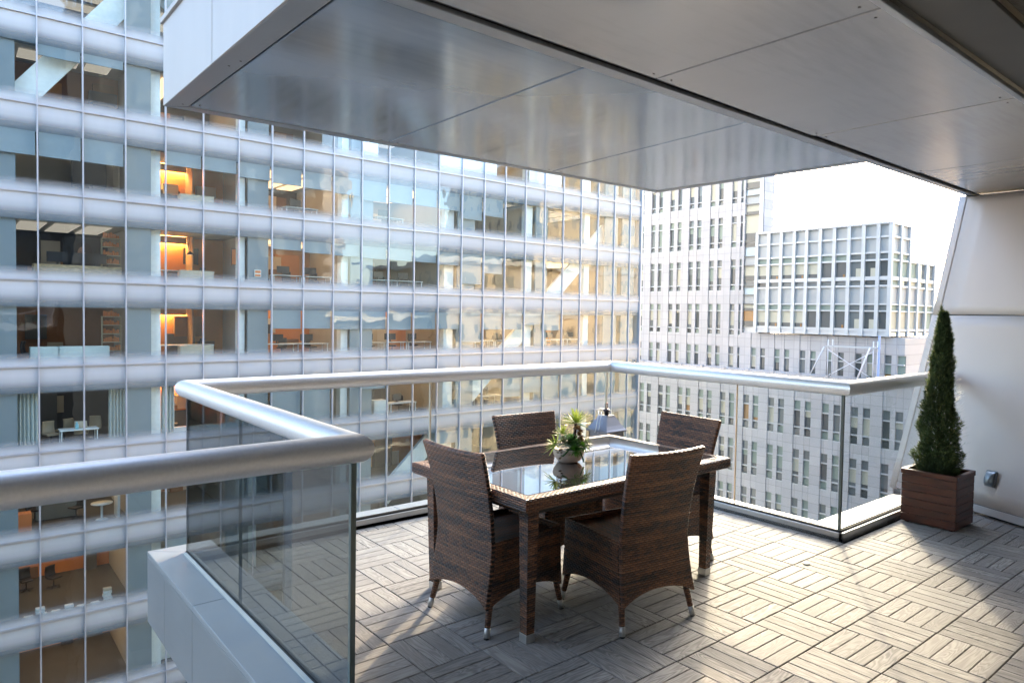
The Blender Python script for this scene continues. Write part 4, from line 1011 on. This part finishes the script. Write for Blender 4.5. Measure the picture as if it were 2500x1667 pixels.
cab('low_cabinet', 3.4, -4, 1.2, .6, .8, 2.2, bei, 'brown and white cabinet behind the beige waste bin', 'cabinet')
cab('copier', 3.3, -5, .9, .7, 1.0, 1.5, wht, 'white copier on the lowest visible storey left of the balcony corner', 'copier')

# ================================================================== pale stone building to the right
D2 = 56.0; BX = CX+D2
def BY(r, D=D2): return CY+r*D
def BZ(z, D=D2): return CZ+z*D
s2 = stone_mat('pale_granite', (.42, .40, .392), .78, 1.2); mtl = plain('pale_metal_frame', (.48, .485, .48), .5, .2, .06); pan = plain('grey_green_panel', (.36, .38, .39), .45, 0, .06)
def winmat(nm, c, boost=.0):
    t = NT(nm); n = t.noise(t.obj(), .8, 3); t.pbr(t.mix(n, tuple(q*.8 for q in c), c), .08, 0, spec=.6); return t.m
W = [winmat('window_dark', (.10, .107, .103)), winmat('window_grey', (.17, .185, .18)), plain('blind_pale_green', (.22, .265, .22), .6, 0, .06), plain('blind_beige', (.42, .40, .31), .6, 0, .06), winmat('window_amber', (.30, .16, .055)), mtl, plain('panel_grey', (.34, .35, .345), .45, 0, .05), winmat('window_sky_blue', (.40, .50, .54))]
b2 = empty('stone_office_building', (BX, BY(.64), -34), 0, 'pale granite office building with paired windows and a gridded glass upper corner', 'building'); b2o = Vector(b2.location)
wr = random.Random(17)
WL = []   # (area, MB)
def pane2(m, x, y0, y1, z0, z1, mat): m.face([(x, y1, z0), (x, y0, z0), (x, y0, z1), (x, y1, z1)], None, mat)
def win_stone(x, y0, y1, zt, zb, D, subs):
    # subs: list of (z0,z1) fractions in ray units, frame recess
    m = MB(); rec = .22
    for i, (za, zb_) in enumerate(subs):
        z1, z0 = BZ(za, D), BZ(zb_, D); big_ = (za-zb_) > .015
        if big_:
            s_ = wr.random(); bm_ = wr.choice([2, 2, 3, 1]); dk_ = wr.choice([0, 0, 1, 0, 4 if wr.random() < .3 else 0]); f = wr.choice([0, .35, .6, .8, 1, .1])
            zc = z1-(z1-z0)*f
            if f > 0: pane2(m, x+rec, y0, y1, zc, z1, bm_)
            if f < 1: pane2(m, x+rec, y0, y1, z0, zc, dk_)
        else: pane2(m, x+rec, y0, y1, z0, z1, wr.choice([0, 1, 2, 1]) if i else wr.choice([1, 2, 2, 1]))
        m.box(x+.06, x+rec+.02, y0, y1, z0-.09, z0, 5)
    WL.append(((y1-y0)*(subs[0][0]-subs[-1][1]), m))
up_t = [.2364, .1649, .0940, .0206, -.0500]
wm = MB(); XU = BX
def ys(r, w_=.0092, D=D2): return BY(r-w_, D), BY(r, D)
pairs_u = [.8855+.043*0, .8421, .7992, .7571, .7141, .6714, .6296, .5880, .5455, .503, .461, .42]
ytops = {}
for r in pairs_u:
    for off in (0, .0168):
        y0, y1 = ys(r-off)
        for ti, t_ in enumerate(up_t):
            if r < .66 and ti < 4: continue
            subs = [(t_, t_-.0105), (t_-.0125, t_-.0410), (t_-.0438, t_-.0505)] if ti < 4 else [(t_, t_-.0118), (t_-.0130, t_-.0350)]
            win_stone(XU, y0, y1, 0, 0, D2, subs)
# stone: back plane boxes between the window columns (piers) and spandrels
def stone_field(x, D, rlist, wdt, zrows, ztop, zbot, rmax, rmin):
    edges = sorted([(r-o-wdt, r-o) for r in rlist for o in (0, .0168)])
    prev = rmin
    for a, b in edges:
        if a > prev: 
            wide = (a-prev) > .012
            wm.box(x-(.0 if wide else -.04), x+.6, BY(prev, D), BY(a, D), BZ(zbot, D), BZ(ztop, D))
        prev = max(prev, b)
    if prev < rmax: wm.box(x, x+.6, BY(prev, D), BY(rmax, D), BZ(zbot, D), BZ(ztop, D))
    for a, b in edges:
        zc = ztop
        for z1, z0 in zrows:
            if zc-z1 > .001: wm.box(x+.07, x+.6, BY(a, D), BY(b, D), BZ(z1, D), BZ(zc, D))
            zc = z0
        if zc > zbot: wm.box(x+.07, x+.6, BY(a, D), BY(b, D), BZ(zbot, D), BZ(zc, D))
zr = [(t_, t_-.0505) for t_ in up_t[:4]]+[(up_t[4], up_t[4]-.0350)]
stone_field(XU, D2, [r for r in pairs_u if r > .66], .0092, zr, .262, -.0880, .93, .6500)
stone_field(XU, D2, [r for r in pairs_u if r < .66], .0092, [zr[4]], -.0260, -.0880, .6500, .395)
# narrow single column beside the wide glazed bay, wide bay
wm.box(XU, XU+.6, BY(.6463), BY(.650), BZ(-.026), BZ(.262))
m = MB()
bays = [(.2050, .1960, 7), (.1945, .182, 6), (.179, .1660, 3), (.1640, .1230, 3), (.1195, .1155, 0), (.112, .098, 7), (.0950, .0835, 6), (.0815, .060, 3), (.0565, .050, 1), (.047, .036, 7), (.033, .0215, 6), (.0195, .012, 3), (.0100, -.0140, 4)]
m.face([(XU+.25, BY(.6463), BZ(-.026)), (XU+.25, BY(.6166), BZ(-.026)), (XU+.25, BY(.6166), BZ(.262)), (XU+.25, BY(.6463), BZ(.262))], None, 5)
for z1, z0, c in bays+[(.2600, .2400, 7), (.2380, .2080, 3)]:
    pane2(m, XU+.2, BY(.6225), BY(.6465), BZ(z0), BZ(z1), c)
    if c in (3, 4): pane2(m, XU+.19, BY(.6225), BY(.6465), BZ(z0), BZ(z0+(z1-z0)*.3), 0)
    m.box(XU+.05, XU+.2, BY(.6195), BY(.6463), BZ(z0)-.09, BZ(z0))
m.box(XU, XU+.3, BY(.6166), BY(.6205), BZ(-.026), BZ(.262), 5)
WL.append((9, m))
# glazed corner volume
XG = BX-.5; gm = [.6166, .5959, .5748, .5534, .5335, .5125, .4912, .4698, .4491, .4290, .4125]
RG = [(.1300, .1145, 'p'), (.1119, .0931, 'p'), (.0905, .0828, 's'), (.0803, .0589, 'w'), (.0537, .0469, 'd'), (.0443, .0212, 'p'), (.0194, .0117, 's'), (.0100, -.0140, 'w2')]
fm = MB()
for r in gm: fm.box(XG-.12, XG+.12, BY(r)-.14, BY(r)+.14, BZ(-.0243), BZ(.1315))
edg = [.1315, .1300, .1145, .1119, .0931, .0905, .0828, .0803, .0589, .0537, .0469, .0443, .0212, .0194, .0117, .0100, -.0140, -.0174]
for i in range(0, len(edg)-1, 2): fm.box(XG-.06, XG+.2, BY(.4125), BY(.6166), BZ(edg[i+1]), BZ(edg[i]))
fm.box(XG-.16, XG+.6, BY(.4105), BY(.6180), BZ(.1305), BZ(.1335)); fm.box(XG+.02, XG+.4, BY(.4125), BY(.6166), BZ(-.0243), BZ(-.0174))
for i in range(len(gm)-1):
    y1, y0 = BY(gm[i])-.14, BY(gm[i+1])+.14; m = MB()
    for z1, z0, kd in RG:
        Z1, Z0 = BZ(z1), BZ(z0)
        if kd == 'p': pane2(m, XG+.12, y0, y1, Z0, Z1, 6)
        elif kd == 's': pane2(m, XG+.12, y0, y1, Z0, Z1, 2 if i < 7 else 1)
        elif kd == 'd': pane2(m, XG+.12, y0, y1, Z0, Z1, 0 if i in (0, 8, 9) else 1)
        else:
            f = ((.72 if i < 5 else 0) if kd == 'w' else (.75 if i < 4 else 0))
            zc = Z1-(Z1-Z0)*f
            if f: pane2(m, XG+.12, y0, y1, zc, Z1, 3)
            pane2(m, XG+.12, y0, y1, Z0, zc, 1 if i in (7,) else 0)
            if i in (7, 8): pane2(m, XG+.11, y0+.1, y0+(y1-y0)*.55, Z0, Z0+(Z1-Z0)*.55, 3)
            elif i in (1, 3, 6): pane2(m, XG+.11, y0+.2, y0+(y1-y0)*.4, Z0, Z0+(Z1-Z0)*.2, 4)
    WL.append((12, m))
# south side of the corner volume and of the stone body (stepping back to the east)
for i in range(5):
    xa, xb = XG+i*1.7, XG+(i+1)*1.7
    fm.box(xb-.14, xb+.14, BY(.4125)-.12, BY(.4125)+.1, BZ(-.0243), BZ(.1315 if i < 2 else .083))
    for j in range(0, len(edg)-1, 2):
        if i >= 2 and edg[j] > .084: continue
        fm.box(xa, xb, BY(.4125)-.06, BY(.4125)+.15, BZ(edg[j+1]), BZ(edg[j]))
    m = MB()
    for z1, z0, kd in RG:
        if i >= 2 and z1 > .084: continue
        m.face([(xa+.14, BY(.4125)+.08, BZ(z0)), (xb-.14, BY(.4125)+.08, BZ(z0)), (xb-.14, BY(.4125)+.08, BZ(z1)), (xa+.14, BY(.4125)+.08, BZ(z1))], None, 6 if kd == 'p' else (2 if kd == 's' else wr.choice([1, 3, 2])))
    WL.append((5, m))
shift(fm, b2o).build('window_grid', mtl, b2)
wm.box(XG+.45, XG+3.5, BY(.4125)+.2, BY(.6166), BZ(-.02), BZ(.1300)); wm.box(XG+3.5, XG+9, BY(.4125)+.2, BY(.6), BZ(-.02), BZ(.08))
wm.box(XU+.55, XU+14, BY(.395)+.02, BY(.93), -34, BZ(-.026)); wm.box(XU+.55, XU+2.2, BY(.6180), BY(.93), BZ(-.026), BZ(.262))
# lower projecting volume
D3 = 54.5; XL = CX+D3
low = [.8624, .8182, .7740, .7298, .6856, .6410, .5964, .5524, .5078, .4649, .4207]
lt_ = [-.1269, -.2016, -.2773, -.3520, -.427]
for r in low:
    for off in (0, .0175):
        y0, y1 = ys(r-off, .0105, D3)
        for t_ in lt_: win_stone(XL, y0, y1, 0, 0, D3, [(t_, t_-.0135), (t_-.0155, t_-.0395), (t_-.0430, t_-.0530)])
rl_ = []
def stone_low():
    edges = sorted([(r-o-.0105, r-o) for r in low for o in (0, .0175)]); prev = .375
    for a, b in edges+[(.93, .93)]:
        if a > prev: wm.box(XL-.0 if a-prev > .012 else XL+.05, XL+.6, BY(prev, D3), BY(a, D3), -34, BZ(-.0900, D3))
        prev = max(prev, b)
    for a, b in edges:
        zc = -.0900
        for t_ in lt_: wm.box(XL+.07, XL+.6, BY(a, D3), BY(b, D3), BZ(t_, D3), BZ(zc, D3)); zc = t_-.053
        wm.box(XL+.07, XL+.6, BY(a, D3), BY(b, D3), -34, BZ(zc, D3))
stone_low()
wm.box(XL+.55, XL+12, BY(.375, D3), BY(.93, D3), -34, BZ(-.0905, D3)-.3)
wm.box(XL-.25, XL+1.6, BY(.373, D3), BY(.93, D3), BZ(-.0900, D3), BZ(-.0862, D3))
for r in [q-.009 for q in low]: wm.box(XL-.3, XL-.0, BY(r-.0025, D3), BY(r+.0025, D3), BZ(-.093, D3), BZ(-.0845, D3))
shift(wm, b2o).build('stone_walls', s2, b2)
WL.sort(key=lambda t: -t[0]); rest = MB()
for i, (a_, m) in enumerate(WL):
    if i < 99: shift(m, b2o).build('window', W, b2)
    else:
        b0 = len(rest.v); rest.v += m.v; rest.f += [tuple(b0+q for q in f) for f in m.f]; rest.uv += m.uv; rest.m += m.m; rest.r += m.r; rest.sm += m.sm
tag(shift(rest, b2o).build('windows', W, b2), kind='stuff')
# roof frame and gondola
x = XG+4
for y in (BY(.615), BY(.585), BY(.566)): m = MB(); m.box(x-.05, x+.05, y-.06, y+.06, BZ(.13), BZ(.172)); shift(m, b2o).build('roof_post', mtl, b2)
for z in (.146, .158): m = MB(); m.box(x-.04, x+.04, BY(.566), BY(.615), BZ(z), BZ(z)+.12); shift(m, b2o).build('roof_rail', mtl, b2)
for y in (BY(.535), BY(.52)): m = MB(); m.box(x-.05, x+.05, y-.05, y+.05, BZ(.13), BZ(.1375)); shift(m, b2o).build('roof_post', mtl, b2)
sc = empty('scaffold', (XL-.6, BY(.46, D3), BZ(-.084, D3)), 0, 'small white and blue window cleaning scaffold standing on the ledge of the stone building', 'scaffold')
sc.scale = (.8, .8, .72)
m = MB(); Y0, Y1, H_ = -2.0, 2.4, 4.0
for y in (Y0, Y1):
    for xx in (0, .9): m.tube([(xx, y, 0), (xx, y, H_)], .05, 6)
m.tube([(0, Y0, 0), (0, Y1, 2.9)], .04, 6); m.tube([(0, Y1, 0), (0, Y0, 2.9)], .04, 6); m.tube([(0, Y1+1.8, 0), (0, Y1+.4, 3.2)], .06, 6); m.tube([(-.3, Y0+1.4, -.4), (-.3, Y0+.2, 3.3)], .08, 6)
m.build('poles', plain('scaffold_white', (.7, .7, .74), .5), sc)
m = MB(); m.box(-.2, 1.1, Y0-.2, Y1+.2, 3.2, 3.35); m.build('platform', mtl, sc)
m = MB(); m.box(.3, .42, Y0-.45, Y0-.3, 0, 4.6); m.build('blue_post', plain('scaffold_blue', (.35, .45, .75), .5), sc)

# ================================================================== buildings behind the viewer (seen as reflections)
st = stone_mat('tan_masonry', (.78, .62, .40), .6, 1.5, 'x')
def masonry(name, label, x0, x1, y0, y1, z1, mat, nf, ww=1.2, pitch=2.9, cornice=True, fh=3.6):
    o = empty(name, ((x0+x1)/2, (y0+y1)/2, -34), 0, label, 'building'); oo = Vector(o.location)
    m = MB(); m.box(x0, x1, y0, y1, -34, z1); shift(m, oo).build('walls', mat, o)
    m = MB(); n = int((x1-x0)/pitch)
    for f in range(nf):
        z = z1-2.6-f*fh
        for i in range(n):
            x = x0+(i+.5)*(x1-x0)/n; m.box(x-ww/2, x+ww/2, y1-.1, y1+.03, z-1.1, z+1.0)
    for f in range(nf):
        z = z1-2.6-f*fh; n2 = int((y1-y0)/pitch)
        for i in range(n2): y = y0+(i+.5)*(y1-y0)/n2; m.box(x0-.03, x0+.1, y-ww/2, y+ww/2, z-1.1, z+1.0)
    tag(shift(m, oo).build('windows', W[1], o), kind='stuff')
    if cornice:
        m = MB()
        for z, p in ((z1, 1.0), (z1-fh*2, .35), (z1-fh*5, .4)): m.box(x0-p, x1+p, y0-p, y1+p, z-.1, z+.55)
        shift(m, oo).build('cornice', plain('pale_cornice_'+name, (.68, .62, .50), .7), o)
    return o
masonry('tan_apartment_building', 'sunlit tan masonry building mirrored in the right end of the glass facade', 50.6, 76, -40, -16, 8.5, st, 10)
masonry('tan_tower', 'taller tan masonry tower mirrored near the right end of the glass facade', 74, 100, -52, -22, 27, st, 14)
masonry('brick_apartment_building', 'brown building with a slate roof mirrored in the middle of the glass facade', 33, 50, -44, -20, .5, stone_mat('grey_brown_masonry', (.20, .20, .19), .4, 1.0, 'x'), 8, 1.1, 2.6)
m = MB(); m.face([(32.5, -19.5, 1.1), (50.5, -19.5, 1.1), (49.5, -23, 5.0), (33.5, -23, 5.0)]); m.face([(33.5, -23, 5.0), (49.5, -23, 5.0), (49.5, -43, 5.0), (33.5, -43, 5.0)]); m.face([(32.5, -44, 1.1), (32.5, -19.5, 1.1), (33.5, -23, 5.0), (33.5, -43, 5.0)])
sr_ = m.build('slate_roof', plain('blue_slate', (.14, .18, .24), .6), None); sr_.parent = bpy.data.objects['brick_apartment_building']; sr_.matrix_parent_inverse = Matrix.Translation(-bpy.data.objects['brick_apartment_building'].location)
ownm = plain('own_facade_panel', (.07, .08, .088), .5, .1)
masonry('neighbour_block', 'dark grey block beside the viewer, mirrored in the glass facade', 8.05, 31.5, -34, -13, 40, plain('dark_block', (.075, .085, .092), .7), 9, 1.3, 2.8, False)
masonry('far_pale_tower', 'pale distant tower mirrored between the darker blocks in the glass facade', 30, 66, -110, -80, 34, stone_mat('far_pale_masonry', (.50, .47, .42), .8, 1.6, 'x'), 12, 1.5, 3.4)
own = empty('home_tower', (0, -14, -34), 0, 'grey panelled tower that carries the balcony, behind the viewer', 'building'); oo = Vector(own.location)
m = MB(); m.box(-30, 5.3, -30, -5.4, -34, 26); m.box(5.0, 8.0, -30, -1.95, -34, 26)
shift(m, oo).build('walls', ownm, own)
m = MB(); m.box(-9, 5.0, -5.39, -5.3, .02, 2.66); shift(m, oo).build('bounce_wall', plain('pale_bounce_wall', (.62, .6, .57), .7), own)  # unseen pale wall added to bounce light back onto the deck
m = MB()
for f in range(16):
    z = -33+f*3.7
    if -4 < z < 2.9: continue
    for i in range(9): m.box(-28+i*3.6, -25.4+i*3.6, -5.5, -5.35, z+.6, z+3.0)
tag(shift(m, oo).build('windows', W[0], own), kind='stuff')
masonry('west_office_block', 'grey masonry block down the street beyond the left edge of the view', -95, -62, -40, 20, 18, stone_mat('grey_masonry', (.36, .35, .34), .8, 1.6), 12)
